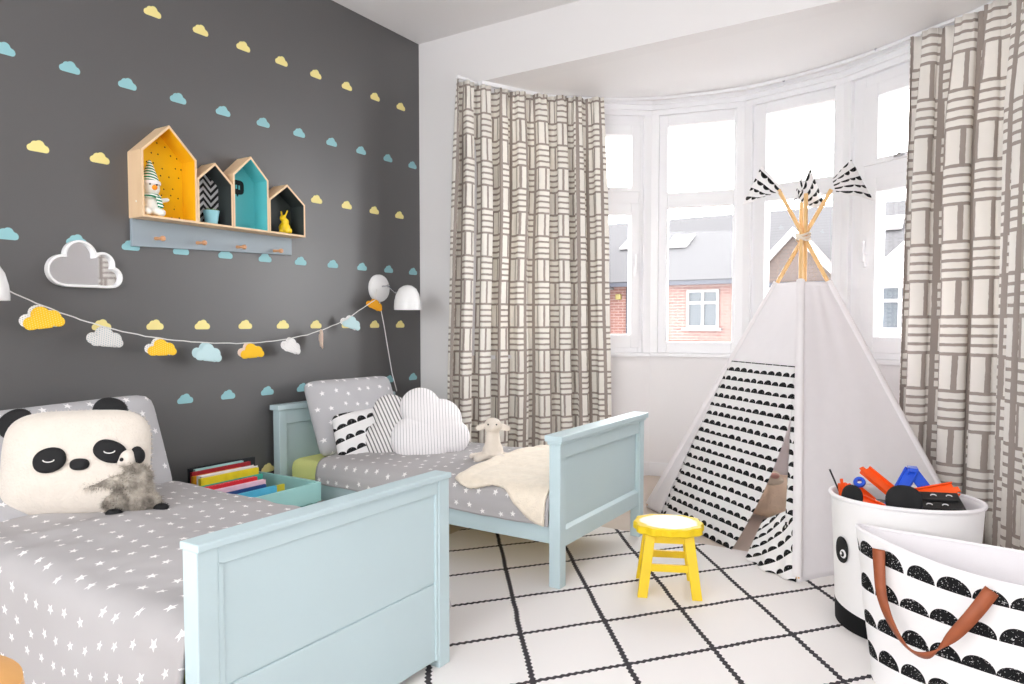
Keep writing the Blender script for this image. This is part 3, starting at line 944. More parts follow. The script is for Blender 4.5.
ZB = 1.425; th = .010
for y0, y1, ze, za, mi, mb in houses:
    ym = (y0 + y1) / 2
    def outl(d):
        # inset outline of the house in (y, z)
        k = (za - ze) / (ym - y0); c = math.hypot(1, k) * d
        return [(y0 + d, ZB + d), (y1 - d, ZB + d), (y1 - d, ze - c + k * d), (ym, za - c), (y0 + d, ze - c + k * d)]
    O, I, I2 = outl(0), outl(th * .85), outl(th * .85 + .0012)
    bm = bmesh.new()
    for i in range(5):
        j = (i + 1) % 5
        vs = [(SX, *O[i]), (SX, *O[j]), (SX, *I[j]), (SX, *I[i])]
        a = [bm.verts.new(v) for v in vs]; b = [bm.verts.new((W + .0005, v[1], v[2])) for v in vs]
        bm.faces.new(a); bm.faces.new(b[::-1])
        for p in range(4):
            q = (p + 1) % 4; bm.faces.new((a[q], a[p], b[p], b[q]))
    bmesh.ops.remove_doubles(bm, verts=bm.verts, dist=1e-6)
    hb = obj('house_box', bm, M_birch, sh)
    bm = bmesh.new()   # painted lining
    for i in range(5):
        j = (i + 1) % 5
        vs = [(SX - .0015, *I[i]), (SX - .0015, *I[j]), (SX - .0015, *I2[j]), (SX - .0015, *I2[i])]
        a = [bm.verts.new(v) for v in vs]; b = [bm.verts.new((W + .006, v[1], v[2])) for v in vs]
        bm.faces.new(a); bm.faces.new(b[::-1])
        for p in range(4):
            q = (p + 1) % 4; bm.faces.new((a[q], a[p], b[p], b[q]))
    obj('painted_lining', bm, mi, hb)
    bm = bmesh.new(); extrude_poly(bm, [(W + .001, *p) for p in I], (.006, 0, 0)); obj('back_panel', bm, mb, hb)
bm = bmesh.new(); box(bm, (W + .0005, 1.612, 1.312), (W + .016, 2.425, 1.4245))
for v in bm.verts:
    if v.co.z < 1.35: v.co.z += (v.co.y - 1.612) * .034
obj('peg_rail', bm, M_grey_shelf, sh, bevel=.002)
for y in (1.712, 1.903, 2.106, 2.315):
    bm = bmesh.new(); Mx = Matrix.Translation((W + .016, y, 1.352)) @ Matrix.Rotation(R(93), 4, 'Y')
    lathe(bm, [(0, 0), (.0075, 0), (.0065, .02), (.006, .038), (.0105, .047), (.011, .056), (.007, .062), (0, .063)], 16, (0, 0, 0), Mx)
    obj('peg', bm, M_peg, sh, smooth=True)
# speech bubble on the turquoise back
bm = bmesh.new(); plate(bm, superell(.040, .033, 4), -.001, .001, 40, 0, 0, False)
extrude_poly(bm, [(-.002, -.001, -.030), (.006, -.001, -.044), (.012, -.001, -.030)], (0, .002, 0))
o = obj('speech_bubble_print', bm, M_black, sh, world=False); o.location = (.0105, 2.112 - 2.02, 1.630 - 1.32); o.rotation_euler = (0, 0, R(90))
bm = bmesh.new()
for k, x in enumerate((-.020, -.006)):
    box(bm, (x, -.0018, -.008), (x + .009, -.0012, .010))
box(bm, (.010, -.0018, -.010), (.018, -.0012, .009))
o2 = obj('bubble_marks', bm, M_in_t, o, world=False)
bm = bmesh.new(); plate(bm, superell(.006, .006, 2), -.001, .001, 20, 0, 0, False)
o = obj('dot_print', bm, M_black, sh, world=False); o.location = (.0105, 2.088 - 2.02, 1.676 - 1.32); o.rotation_euler = (0, 0, R(90))

# snowman toy
zf = ZB + th * .85 + .0012
M_green = patt('green_white_knit', (236, 240, 236), (30, 130, 92), lambda nt, u, v, w: ((w + u * .2 + v * .25) / .011).fract().lt(.5), kind='Object', bmp=.3)
st = thing('snowman_toy', 'white snowman soft toy with green striped hat in the yellow house', 'soft toy', (W + .052, 1.672, zf), rotz=R(80))
st.scale = (1.2, 1.2, 1.2)
bpy.context.view_layer.update()
bm = blob_bm([((0, 0, .036), .034, (1, .9, 1.05)), ((0, 0, .098), .031, (1, .95, 1.05)), ((-.022, -.024, .014), .018, (1, 1.1, .8)), ((.022, -.024, .014), .018, (1, 1.1, .8))],
             [((.02, 0, .055), (.052, -.012, .062), .010, .007), ((-.02, 0, .055), (-.045, -.012, .045), .010, .008)], .004, 3)
obj('body', bm, mat('white_plush', (240, 238, 230), .95, .02, 40, .5, 300), st, smooth=True, world=False, angle=180)
bm = bmesh.new(); lathe(bm, [(.030, .112), (.029, .120), (.020, .148), (.010, .176), (.004, .190), (0, .192)], 24); obj('hat', bm, M_green, st, smooth=True, world=False)
bm = bmesh.new(); lathe(bm, [(.0285, .108), (.033, .108), (.034, .114), (.032, .120), (.029, .120)], 24); obj('hat_brim', bm, M_whitef, st, smooth=True, world=False)
bm = bmesh.new(); lathe(bm, [(.020, .062), (.030, .062), (.032, .068), (.029, .075), (.022, .076)], 24); beam(bm, (.014, -.031, .066), (.020, -.036, .028), .016, .006, up=(0, 1, 0)); obj('scarf', bm, M_green, st, smooth=True, world=False)
bm = bmesh.new(); lathe(bm, [(.009, 0), (.006, .010), (.0, .016)], 14, (0, 0, 0), Matrix.Translation((.004, -.028, .096)) @ Matrix.Rotation(R(90), 4, 'X')); obj('nose', bm, mat('orange_felt', (250, 150, 20), .8), st, smooth=True, world=False)
for s in (-1, 1):
    bm = bmesh.new(); ball(bm, (s * .011, -.0295, .106), .0032, 10); obj('eye', bm, M_blackp, st, smooth=True, world=False)

# plant pot
pp = thing('potted_succulent', 'small succulent in a pale blue pot in the chevron backed house', 'potted plant', (W + .058, 1.945, zf))
bm = bmesh.new(); lathe(bm, [(0, 0), (.025, 0), (.034, .056), (.035, .060), (.031, .060), (.030, .052), (0, .052)], 28, (W + .055, 1.948, zf)); obj('pot', bm, mat('pale_blue_ceramic', (150, 206, 216), .4), pp, smooth=True)
bm = bmesh.new()
rg = random.Random(5)
for k in range(26):
    a = rg.uniform(0, 2 * PI); r0 = rg.uniform(.002, .020); lean = rg.uniform(.1, .8)
    p = Vector((W + .055 + r0 * math.cos(a), 1.948 + r0 * math.sin(a), zf + .054)); d = Vector((math.cos(a) * lean, math.sin(a) * lean, 1)).normalized() * rg.uniform(.010, .018)
    tube(bm, [p, p + d * .5, p + d], [.002, .0042, .0008], 7)
obj('leaves', bm, mat('succulent_green', (120, 140, 92), .6, .2, 90), pp, smooth=True)

# rabbit figurine
rb = thing('rabbit_figurine', 'yellow rabbit figurine sitting in the smallest dark house', 'figurine', (W + .060, 2.345, zf), rotz=R(40))
rb.scale = (1.15, 1.15, 1.1)
bpy.context.view_layer.update()
bm = blob_bm([((0, 0, .026), .024, (1, 1, 1.1)), ((.004, -.006, .052), .016), ((-.004, -.012, .068), .014, (1, 1.15, 1)), ((-.012, -.018, .008), .009), ((.010, -.018, .008), .009), ((.016, .004, .014), .015)],
             [((-.009, -.006, .076), (-.013, .000, .098), .0045, .004), ((.003, -.006, .076), (.012, .002, .102), .0045, .004)], .003, 2)
obj('body', bm, mat('yellow_glaze', (246, 208, 20), .35), rb, smooth=True, world=False, angle=180)

# ------------------------------------------------------------------ cloud mirror
mc = [(-.57, -.11, .43), (-.13, .30, .44), (.46, .12, .34), (.70, -.24, .31), (0, -.25, .42), (.36, -.25, .42), (-.3, -.2, .45)]
mt = thing('cloud_mirror', 'white framed cloud shaped mirror on the dark wall', 'mirror', (W, 1.425, 1.213), rotz=R(90))
bpy.context.view_layer.update()
sc_m = .142
def ring_plate(bm, r0, r1, y0, y1, n=96):
    A = []
    for rf in (r0, r1):
        for y in (y0, y1):
            A.append([bm.verts.new((rf(2 * PI * i / n) * math.cos(2 * PI * i / n), y, rf(2 * PI * i / n) * math.sin(2 * PI * i / n))) for i in range(n)])
    for i in range(n):
        j = (i + 1) % n
        bm.faces.new((A[0][i], A[0][j], A[2][j], A[2][i])); bm.faces.new((A[1][i], A[3][i], A[3][j], A[1][j]))
        bm.faces.new((A[0][i], A[1][i], A[1][j], A[0][j])); bm.faces.new((A[2][i], A[2][j], A[3][j], A[3][i]))
ro = cloud_r(mc, .56, sc_m * .97)
mi_ = [(c[0], c[1], c[2] - .085) for c in mc]; ri = cloud_r(mi_, .47, sc_m)
bm = bmesh.new(); ring_plate(bm, ri, ro, -.030, -.001); obj('frame', bm, M_whitep, mt, world=False, smooth=True, bevel=.003)
bm = bmesh.new(); plate(bm, cloud_r(mc, .52, sc_m * .93), -.012, -.002, 96, uv=False); obj('mirror_glass', bm, mat('mirror_silver', (238, 238, 240), .03, metal=1.0), mt, world=False)

# ------------------------------------------------------------------ wall lamps
def dome_prof(s):
    P = [(.066, 0), (.0665, .012), (.064, .035), (.056, .062), (.042, .083), (.022, .095), (.0, .099)]
    Q = [(.062, 0), (.060, .033), (.052, .060), (.038, .079), (.018, .090), (0, .094)]
    return [(r * s, z * s) for r, z in P] , [(r * s, z * s) for r, z in Q]
def wall_lamp(y, z, sx, sy, sz, label, cord):
    t = thing('wall_lamp', label, 'lamp', (W, y, z), 0, 'white wall lamps')
    bm = bmesh.new(); Mx = Matrix.Translation((W + .0005, y, z)) @ Matrix.Rotation(R(90), 4, 'Y')
    lathe(bm, [(0, 0), (.080, 0), (.080, .012), (.076, .020), (.03, .032), (0, .033)], 40, (0, 0, 0), Mx); obj('wall_plate', bm, M_whitep, t, smooth=True)
    bm = bmesh.new(); tube(bm, [(W + .03, y, z + .01), (W + .07, y + (sy - y) * .35, z + .012), (sx - .05, sy - .045, sz + .098)], .005, 10); ball(bm, (W + .07, y + (sy - y) * .35, z + .012), .009, 12); obj('arm', bm, M_chrome, t, smooth=True)
    A, B = dome_prof(1.18); A = [(r, z * 1.22) for r, z in A]; B = [(r, z * 1.22) for r, z in B]
    bm = bmesh.new(); lathe(bm, A, 40, (sx, sy, sz)); lathe(bm, B, 40, (sx, sy, sz)); lathe(bm, [(A[0][0], 0), (B[0][0], 0)], 40, (sx, sy, sz))
    obj('lamp_shade', bm, M_whitep, t, smooth=True)
    bm = bmesh.new(); ball(bm, (sx, sy, sz + .045), .024, 16); lathe(bm, [(.014, .06), (.014, .085)], 16, (sx, sy, sz)); obj('bulb', bm, mat('frosted_bulb', (235, 232, 225), .3), t, smooth=True)
    bm = bmesh.new(); lathe(bm, [(0, 0), (.010, 0), (.009, .006), (0, .007)], 16, (0, 0, 0), Matrix.Translation((W + .022, y + .018, z - .035)) @ Matrix.Rotation(R(90), 4, 'Y')); obj('switch', bm, M_whitep, t, smooth=True)
    if cord:
        bm = bmesh.new(); pts = [Vector(p) for p in cord]; P = []
        for i in range(len(pts) - 1):
            for k in range(6): P.append(pts[i].lerp(pts[i + 1], k / 6))
        P.append(pts[-1]); tube(bm, P, .0026, 8); obj('cord', bm, M_whitef, t, smooth=True)
    return t
wall_lamp(3.061, 1.200, -2.68, 3.09, 1.073, 'white wall lamp near the corner with its cord hanging down',
          [(W + .012, 3.055, 1.17), (W + .012, 3.065, 1.10), (W + .01, 3.10, .98), (W + .012, 3.125, .86), (W + .01, 3.165, .70), (W + .010, 3.205, .59)])
wall_lamp(.95, 1.22, -2.70, 1.018, 1.073, 'white wall lamp cut off at the left edge above the foreground bed', None)

# ------------------------------------------------------------------ garland
gt = thing('cloud_garland', 'string garland of small felt clouds strung between the wall lamps', 'garland', (W + .08, 2.0, .88))
GX = W + .078
def wy(px_pts): return px_pts
gp = [(1.11, 1.128), (1.20, 1.09), (1.30, 1.052), (1.40, 1.02), (1.50, .992), (1.62, .965), (1.75, .945), (1.90, .931), (2.05, .925), (2.18, .926), (2.32, .937), (2.46, .958), (2.60, .992), (2.73, 1.035), (2.86, 1.092), (2.985, 1.155)]
gp = [(y, z - .019 * math.sin(PI * min(1, max(0, (y - 1.05) / .5)) / 2) * (1 if y < 2.8 else .5)) for y, z in gp]
bm = bmesh.new(); P = []
for i in range(len(gp) - 1):
    for k in range(4):
        f = k / 4; P.append((GX + .002 * math.sin(i * 4 + k), gp[i][0] + (gp[i + 1][0] - gp[i][0]) * f, gp[i][1] + (gp[i + 1][1] - gp[i][1]) * f + .0012 * math.sin((i * 4 + k) * 2.1)))
gp_ = 0
tube(bm, [(W + .19, 1.05, 1.13)] + P + [(W + .02, 3.03, 1.20)], .0024, 6)
obj('string', bm, mat('white_twine', (226, 224, 220), .9, .15, 300), gt, smooth=True)
def gz(y):
    for a, b in zip(gp, gp[1:]):
        if a[0] <= y <= b[0]: return a[1] + (b[1] - a[1]) * (y - a[0]) / (b[0] - a[0])
    return gp[-1][1]
def dotp(name, a, b):
    return patt(name, a, b, lambda nt, u, v, w: ((((u / .008).fract() - .5).pow(2.0) + ((v / .008 + (u / .008).floor().mod(2.0) * .5).fract() - .5).pow(2.0)).lt(.05)), bmp=.1)
M_gy = dotp('yellow_dotted_paper', (250, 196, 44), (250, 222, 130))
M_gg = dotp('grey_dotted_paper', (216, 214, 210), (150, 170, 180))
M_gw = dotp('white_dotted_paper', (240, 238, 236), (180, 180, 184))
M_gb = mat('ice_blue_felt', (192, 220, 224), .8); M_gm = mat('mustard_felt', (226, 158, 24), .8); M_gpk = mat('blush_felt', (236, 212, 196), .8); M_gyl = mat('golden_felt', (244, 192, 40), .8)
gc = [(-.58, -.18, .36), (-.1, .22, .44), (.42, .0, .40), (.66, -.24, .28), (0, -.25, .42)]
charms = [  # y, material, back material, size, turn, roll, label
    (1.245, M_gy, M_gw, .068, 68, -8, 'yellow dotted cloud with a white cloud behind'), (1.468, M_gg, M_gg, .062, 76, 6, 'grey patterned cloud'),
    (1.690, M_gy, M_gw, .058, 60, 0, 'yellow and white dotted cloud'), (1.905, M_gb, M_gb, .066, 84, 8, 'ice blue cloud'), (2.130, M_gyl, M_gpk, .058, 70, -4, 'golden cloud with a blush back'),
    (2.365, M_gw, M_gw, .060, 92, 14, 'white speckled cloud'), (2.555, M_gpk, M_gpk, .052, 150, 90, 'blush cloud turned edge on'), (2.770, M_gb, M_gw, .056, 66, 18, 'white and ice blue cloud'), (2.955, M_gm, M_gm, .046, 62, 20, 'mustard cloud beside the lamp')]
for y, m1, m2, s, turn, roll, lab in charms:
    z = gz(y) - s * .70
    if roll == 90: z -= .012
    for k, mm in enumerate((m1, m2)):
        bm = bmesh.new(); cushion(bm, cloud_r(gc, .52, s), .0035, 60, 5, 4, .5)
        o = obj('cloud_charm', bm, mm, None, smooth=True)
        o.matrix_world = Matrix.Translation((GX + .004, y, z)) @ Matrix.Rotation(R(turn), 4, 'Z') @ Matrix.Translation((-.010 * k, .008 * k, .005 * k)) @ Matrix.Rotation(R(roll + 7 * k), 4, 'Y') @ Matrix.Rotation(R(-4 * k), 4, 'X')
        mw = o.matrix_world.copy(); o.parent = gt; bpy.context.view_layer.update()
        o.matrix_parent_inverse = gt.matrix_world.inverted(); o.matrix_world = mw
        if k == 0: o['label'] = lab

# ------------------------------------------------------------------ curtains
def catmull(pts, n):
    P = [Vector(pts[0]) * 2 - Vector(pts[1])] + [Vector(p) for p in pts] + [Vector(pts[-1]) * 2 - Vector(pts[-2])]
    out = []
    for i in range(1, len(P) - 2):
        for k in range(n):
            t = k / n; a, b, c, d = P[i - 1:i + 3]
            out.append(.5 * (2 * b + (c - a) * t + (2 * a - 5 * b + 4 * c - d) * t * t + (3 * b - a - 3 * c + d) * t ** 3))
    out.append(P[-2]); return out
def curtain(path, lam, amp, seed, m, label, z0=.015, z1=2.378, flare=0.0, uscale=1.0):
    pp, L = resample([tuple(p) for p in catmull([(x, y, 0) for x, y in path], 24)], 620)
    N = 620; NZ = 46
    rg = random.Random(seed)
    ph = [rg.uniform(-.9, .9) for _ in range(40)]; am = [rg.uniform(.65, 1.2) for _ in range(40)]
    def val(s, arr):
        k = s / lam / 1.0; i = int(k); f = k - i; f = f * f * (3 - 2 * f); return arr[i % 40] * (1 - f) + arr[(i + 1) % 40] * f
    def P3(a, b):
        i = min(N, round(a * N)); p = Vector(pp[i]); q = Vector(pp[min(N, i + 1)]) - Vector(pp[max(0, i - 1)]); q.normalize()
        n = Vector((-q.y, q.x, 0)); s = a * L; z = z0 + (z1 - z0) * b
        h = 1 - b
        A = amp * (.5 + .5 * min(1, h * 5)) * val(s, am)
        w = 2 * PI * s / lam + val(s, ph) + .35 * math.sin(h * 2.2 + s * 4)
        d = A * (math.sin(w) + .22 * math.sin(2 * w + 1 + seed))
        t = -.42 * A * math.sin(2 * w) + .01 * nz(s * 3, z * 1.5, seed)
        if b > .94: d += .010 * math.sin(2 * PI * s / .028) * (b - .94) / .06
        fl = flare * h * (a - .5)
        return p + n * d + q * (t + fl) + Vector((0, 0, z))
    cum = [0]
    for i in range(N): cum.append(cum[-1] + (P3((i + 1) / N, .5) - P3(i / N, .5)).length)
    bm = bmesh.new()
    grid(bm, N, NZ, P3, lambda a, b: (cum[round(a * N)] * uscale, z0 + (z1 - z0) * b))
    o = obj('curtain', bm, m, smooth=True, angle=180)
    solidify(o, .003)
    return tag(o, label, 'curtain', 'patterned curtains at the bay')
pathL = [(-2.46, 3.27), (-2.37, 3.50), (-2.215, 3.74), (-2.05, 3.91), (-1.90, 4.035)]
pathR = [(-.26, 3.98), (-.10, 3.90), (.045, 3.785), (.15, 3.65), (.205, 3.45), (.23, 3.25), (.26, 3.10)]
curtain(pathL, .118, .044, 3, M_curtain, 'cream and taupe block print curtain left of the bay windows', flare=.13)
curtain(pathR, .150, .046, 8, M_curtain_big, 'cream and taupe block print curtain right of the bay behind the baskets', flare=.03)
tp = catmull([(x, y, HB - .012) for x, y in pathL[:1]] + [(-2.41, 3.50, HB - .012), (-2.20, 3.84, HB - .012), (-1.75, 4.20, HB - .012), (-1.17, 4.34, HB - .012), (-.62, 4.22, HB - .012), (-.2, 3.98, HB - .012), (.13, 3.72, HB - .012), (.235, 3.30, HB - .012)], 8)
bm = bmesh.new()
for a, b in zip(tp, tp[1:]): beam(bm, a, b, .012, .014)
tag(obj('curtain_track', bm, M_upvc), 'slim white curtain track bent round the bay ceiling', 'curtain track')

# ------------------------------------------------------------------ teepee
tt = thing('play_tent', 'white teepee play tent with black half moon print door in the bay', 'tent', (-.66, 3.5, 0))
G0 = .006
Hb = Vector((-.662, 3.614, 1.409))
feet = {'F': Vector((-.521, 2.851, G0)), 'L': Vector((-1.43, 3.60, 0.001)), 'R': Vector((.055, 3.64, .001)), 'B': Vector((-.76, 4.25, .001))}
TOP = 1.19
ext = {'F': .20, 'L': .245, 'R': .26, 'B': .21}
hub_off = {'F': Vector((-.006, -.016, 0)), 'L': Vector((.0, .014, 0)), 'R': Vector((.004, -.002, 0)), 'B': Vector((.008, .012, 0))}
tips = {}
def polept(k, z):
    h = Hb + hub_off[k]; return feet[k] + (h - feet[k]) * ((z - feet[k].z) / (h.z - feet[k].z))
for k in 'FLRB':
    h = Hb + hub_off[k]; d = (h - feet[k]).normalized(); tips[k] = h + d * ext[k]
    bm = bmesh.new(); tube(bm, [feet[k] + d * .01, tips[k]], .0095, 14); obj('pole', bm, M_pole, tt, smooth=True)
# rope
bm = bmesh.new()
for q in range(3):
    tube(bm, [Hb + Vector((.030 * math.cos(a), .030 * math.sin(a), -.012 + q * .011 + .006 * math.sin(2 * a + q))) for a in [i / 24 * 2 * PI for i in range(25)]], .0055, 8)
obj('rope', bm, mat('cream_rope', (234, 220, 204), .9, .1, 200), tt, smooth=True)
# fabric faces
def facept(k1, k2, s, t, out=0.0, sag=.0):
    z = .004 + (TOP - .004) * t
    a = polept(k1, z); b = polept(k2, z); p = a.lerp(b, s)
    c = Vector((Hb.x, Hb.y, p.z)); n = (p - c); n.z = 0
    if n.length > 1e-5: n.normalize()
    bow = -sag * math.sin(PI * s) * (1 - t) ** .5
    return p + n * (out + bow)
def panel(name, k1, k2, m, sag=.02, s0=lambda t: 0, s1=lambda t: 1, t0=0, t1=1, out=.012, wr=.004, uvf=None, nu=40, nv=50, seed=0):
    bm = bmesh.new()
    W1 = (feet[k1] - feet[k2]).length
    def fn(a, b):
        t = t0 + (t1 - t0) * b; s = s0(t) + (s1(t) - s0(t)) * a
        return facept(k1, k2, s, t, out + wr * (nz(s * 5 + seed, t * 3) + .6 * math.sin(s * 9 + t * 4 + seed) * (1 - t) * math.sin(PI * s)), sag)
    def uv(a, b):
        t = t0 + (t1 - t0) * b; s = s0(t) + (s1(t) - s0(t)) * a
        wd = W1 * (1 - t * .84)
        x, y = (s - .5) * wd, t * 1.32
        return uvf(x, y, s, t) if uvf else (x, y)
    grid(bm, nu, nv, fn, uv)
    o = obj(name, bm, m, tt, smooth=True, angle=180); solidify(o, .002)
    return o
panel('fabric_wall', 'F', 'R', M_tent, .03, seed=1, wr=.006)
panel('fabric_wall', 'R', 'B', M_tent_fill, .02, seed=2)
panel('fabric_wall', 'B', 'L', M_tent_fill, .02, seed=3)
# door side: plain top and left border, printed flaps with an open slit
TP = .675
panel('door_top', 'L', 'F', M_tent, .006, t0=TP, seed=4)
sl = lambda t: .055 + .16 * (1 - t / TP) * .9
panel('door_border', 'L', 'F', M_tent, .006, s1=lambda t: sl(t) * .55 + .02, t1=TP + .005, nu=6, seed=4)
slit_l = lambda t: .93 - max(0, (.50 - t)) * .56 if t < .50 else .93
slit_r = lambda t: .93
panel('door_flap', 'L', 'F', M_scallop, .006, s0=lambda t: sl(t) - .02, s1=slit_l, t1=TP + .004, out=.016, seed=5, nu=60)
panel('door_flap', 'L', 'F', M_scallop, .006, s0=slit_r, s1=lambda t: .995, t1=TP + .004, out=.014, nu=6, seed=6)
panel('door_lining', 'L', 'F', M_scallop, .03, s0=lambda t: .03, s1=lambda t: sl(t) * .7 + .02, t1=.40, out=.002, nu=8, seed=7)
# gathered hem of the right flap spreading on the floor
bm = bmesh.new()
def hem(a, b):
    s = .74 + .25 * a; base = facept('L', 'F', s, .002, .02)
    top = facept('L', 'F', .80 + .19 * a, .14 + .08 * a, .012)
    p = base.lerp(top, b); p += Vector((-.5, -.86, 0)) * (.03 * (1 - b) ** 2 * math.sin(PI * a) + .010 * math.sin(a * 16) * (1 - b)); p.z = max(.009, p.z); return p
grid(bm, 30, 16, hem, lambda a, b: (a * .26 * .8 + b * .2, b * .22 - a * .14)); o = obj('door_hem', bm, M_scallop, tt, smooth=True, angle=180); solidify(o, .002)
# pole sleeves
for k in 'FLRB':
    bm = bmesh.new(); tube(bm, [polept(k, .02), polept(k, .6), polept(k, TOP + .005)], .0185, 16); obj('pole_sleeve', bm, M_tent, tt, smooth=True)
# pennant caps: cloth cones hanging from the pole tips
def flag(tip, pts, seed):
    """pts: four corners (top, side low, far tip, other side) of a folded pennant"""
    bm = bmesh.new()
    a, b, c, d = [Vector(p) for p in pts]
    def fn(u, v):
        p = (a.lerp(b, u)).lerp(d.lerp(c, u), v)
        nn = (b - a).cross(d - a).normalized()
        return p + nn * (.012 * math.sin(u * PI) * math.sin(v * PI) + .006 * math.sin(u * 7 + v * 3 + seed))
    L1 = (b - a).length; L2 = (d - a).length
    grid(bm, 16, 16, fn, lambda u, v: (u * L1 + seed * .21, v * L2 + seed * .13))
    o = obj('pennant', bm, M_scallop, tt, smooth=True, angle=180); solidify(o, .002); return o
C0 = Vector((0, 0, 1.0))
fw = Vector((-math.sin(R(32.58)), math.cos(R(32.58)), 0)); rt = Vector((math.cos(R(32.58)), math.sin(R(32.58)), 0))
def rel(p, r_, u_, f_): return p + rt * r_ + Vector((0, 0, u_)) + fw * f_
tR, tL, tF, tB = tips['R'], tips['L'], tips['F'], tips['B']
flag(tR, (rel(tR, -.075, .125, .03), rel(tR, .020, -.005, -.016), rel(tR, -.09, -.040, .0), rel(tR, -.165, -.070, .03)), 1)
flag(tL, (rel(tL, .105, .145, .04), rel(tL, -.005, .045, -.018), rel(tL, .02, -.018, -.02), rel(tL, .22, -.045, .03)), 2)
flag(tF, (rel(tF, .035, .165, -.01), rel(tF, -.03, .015, -.03), rel(tF, .03, -.03, -.035), rel(tF, .12, -.02, -.01)), 3)
flag(tB, (rel(tB, .0, .10, .03), rel(tB, -.02, .0, .01), rel(tB, -.03, -.02, .03), rel(tB, -.045, -.035, .05)), 4)
# furry cushion inside
bm = bmesh.new(); cushion(bm, superell(.17, .12, 3), .06, 72, 10, 2.4, .5, .01, 2); fur(bm, 2500, .012, .002, .3, 2)
soft('fluffy_cushion', bm, mat('peach_plush', (246, 222, 196), .95, .05, 30, .8, 120, .004), (-.80, 3.72, .125), 10, 45, 'peach fluffy cushion seen through the tent door', 'cushion')
ut = thing('soft_toy', 'small cream and pink soft toy on the cushion inside the tent', 'soft toy', (-.79, 3.62, .20))
bm = blob_bm([((-.79, 3.62, .225), .04, (1.5, 1, .7)), ((-.77, 3.60, .25), .026)], [], .006, 2); obj('body', bm, mat('cream_plush', (246, 234, 214), .95), ut, smooth=True, angle=180)
bm = bmesh.new(); ball(bm, (-.765, 3.575, .255), .018, 14, 1.3, .8, .8); obj('muzzle', bm, mat('pink_plush', (238, 190, 176), .9), ut, smooth=True)

# ------------------------------------------------------------------ yellow stool
yt = thing('stool', 'small yellow wooden stool with scalloped worn seat on the rug', 'stool', (-.915, 2.515, .006), rotz=R(24))
bpy.context.view_layer.update()
def worn(nt, u, v, w):
    r = (u * u / .0115 + v * v / .0095)
    n = noise_tex(nt, 22, 'Object', 4)
    geo = nt.nodes.new('ShaderNodeNewGeometry'); s = nt.nodes.new('ShaderNodeSeparateXYZ'); nt.links.new(geo.outputs['Normal'], s.inputs[0])
    return ((1.25 - r - n * .5) * 6).clamp() * X(nt, s.outputs[2]).gt(.9)
M_worn = patt('worn_yellow_seat_paint', (238, 204, 38), (252, 244, 226), worn, kind='Object', bmp=.3, bscale=60, rough=.5)
bm = bmesh.new()
def seat_r(th): return superell(.125, .108, 2.6)(th) * (1 + .035 * math.cos(th * 12))
n = 120
rings = []
for s, z in ((.94, .222), (1.0, .228), (1.0, .246), (.965, .253)):
    rings.append([bm.verts.new((seat_r(2 * PI * i / n) * s * math.cos(2 * PI * i / n), seat_r(2 * PI * i / n) * s * math.sin(2 * PI * i / n), z)) for i in range(n)])
for a, b in zip(rings, rings[1:]):
    for i in range(n): bm.faces.new((a[i], a[(i + 1) % n], b[(i + 1) % n], b[i]))
bm.faces.new(rings[0][::-1]); bm.faces.new(rings[-1])
obj('seat', bm, M_worn, yt, world=False)
for sx in (-1, 1):
    for sy in (-1, 1):
        bm = bmesh.new(); beam(bm, (sx * .097, sy * .098, 0), (sx * .068, sy * .062, .224), .036, .022, up=(0, 1, 0))
        for v in bm.verts:
            if v.co.z < .02: v.co.z = 0
        obj('leg', bm, M_yellow, yt, world=False, bevel=.002)
def lp(sx, sy, z): k = z / .224; return Vector((sx * (.097 - .029 * k), sy * (.098 - .036 * k), z))
for a, b in (((-1, -1), (1, -1)), ((-1, 1), (1, 1))):
    bm = bmesh.new(); beam(bm, lp(*a, .105), lp(*b, .105), .012, .026); obj('stretcher', bm, M_yellow, yt, world=False)
for a, b in (((-1, -1), (-1, 1)), ((1, -1), (1, 1))):
    bm = bmesh.new(); beam(bm, lp(*a, .07), lp(*b, .07), .012, .022); obj('stretcher', bm, M_yellow, yt, world=False)
bm = bmesh.new(); box(bm, (-.07, -.065, .19), (.07, -.05, .222)); box(bm, (-.07, .05, .19), (.07, .065, .222)); obj('apron', bm, M_yellow, yt, world=False)

# ------------------------------------------------------------------ animal basket
bc = Vector((-.155, 2.62, .006))
bt = thing('storage_basket', 'round white fabric toy basket with black ears and eye by the tent', 'basket', bc)
def bas_r(t, th): return (.198 + .022 * t) * (1 + .012 * math.sin(th * 3 + t * 2))
bm = bmesh.new(); BH = .425
def bw(a, b):
    th = a * 2 * PI; return bc + Vector((bas_r(b, th) * math.cos(th), bas_r(b, th) * math.sin(th), BH * b + .008 * math.cos(th + 1.5) * b))
M_bas = patt('white_canvas_black_base', (240, 238, 238), (20, 20, 22), lambda nt, u, v, w: (w + (u + .15) * .12 + .02).lt(.075), kind='Object', bmp=.2)
bm = bmesh.new(); grid(bm, 72, 24, bw, closed_u=True)
bot = [v for v in bm.verts if abs(v.co.z - bc.z) < 1e-4]
bot.sort(key=lambda v: math.atan2(v.co.y - bc.y, v.co.x - bc.x)); bm.faces.new(bot)
o = obj('basket_wall', bm, M_bas, bt, smooth=True, angle=60); solidify(o, .006, -1)
bm = bmesh.new(); tube(bm, [bw(i / 72, 1) + Vector((0, 0, 0)) for i in range(73)], .007, 8, False); obj('rim', bm, M_whitef, bt, smooth=True)
dirc = Vector((0 - bc.x, 0 - bc.y, 0)).normalized()
def ang_pt(deg, z, out=.008):
    th = math.atan2(dirc.y, dirc.x) + R(deg); r = bas_r(z / BH, th) + out; return bc + Vector((r * math.cos(th), r * math.sin(th), z)), math.degrees(th) + 90
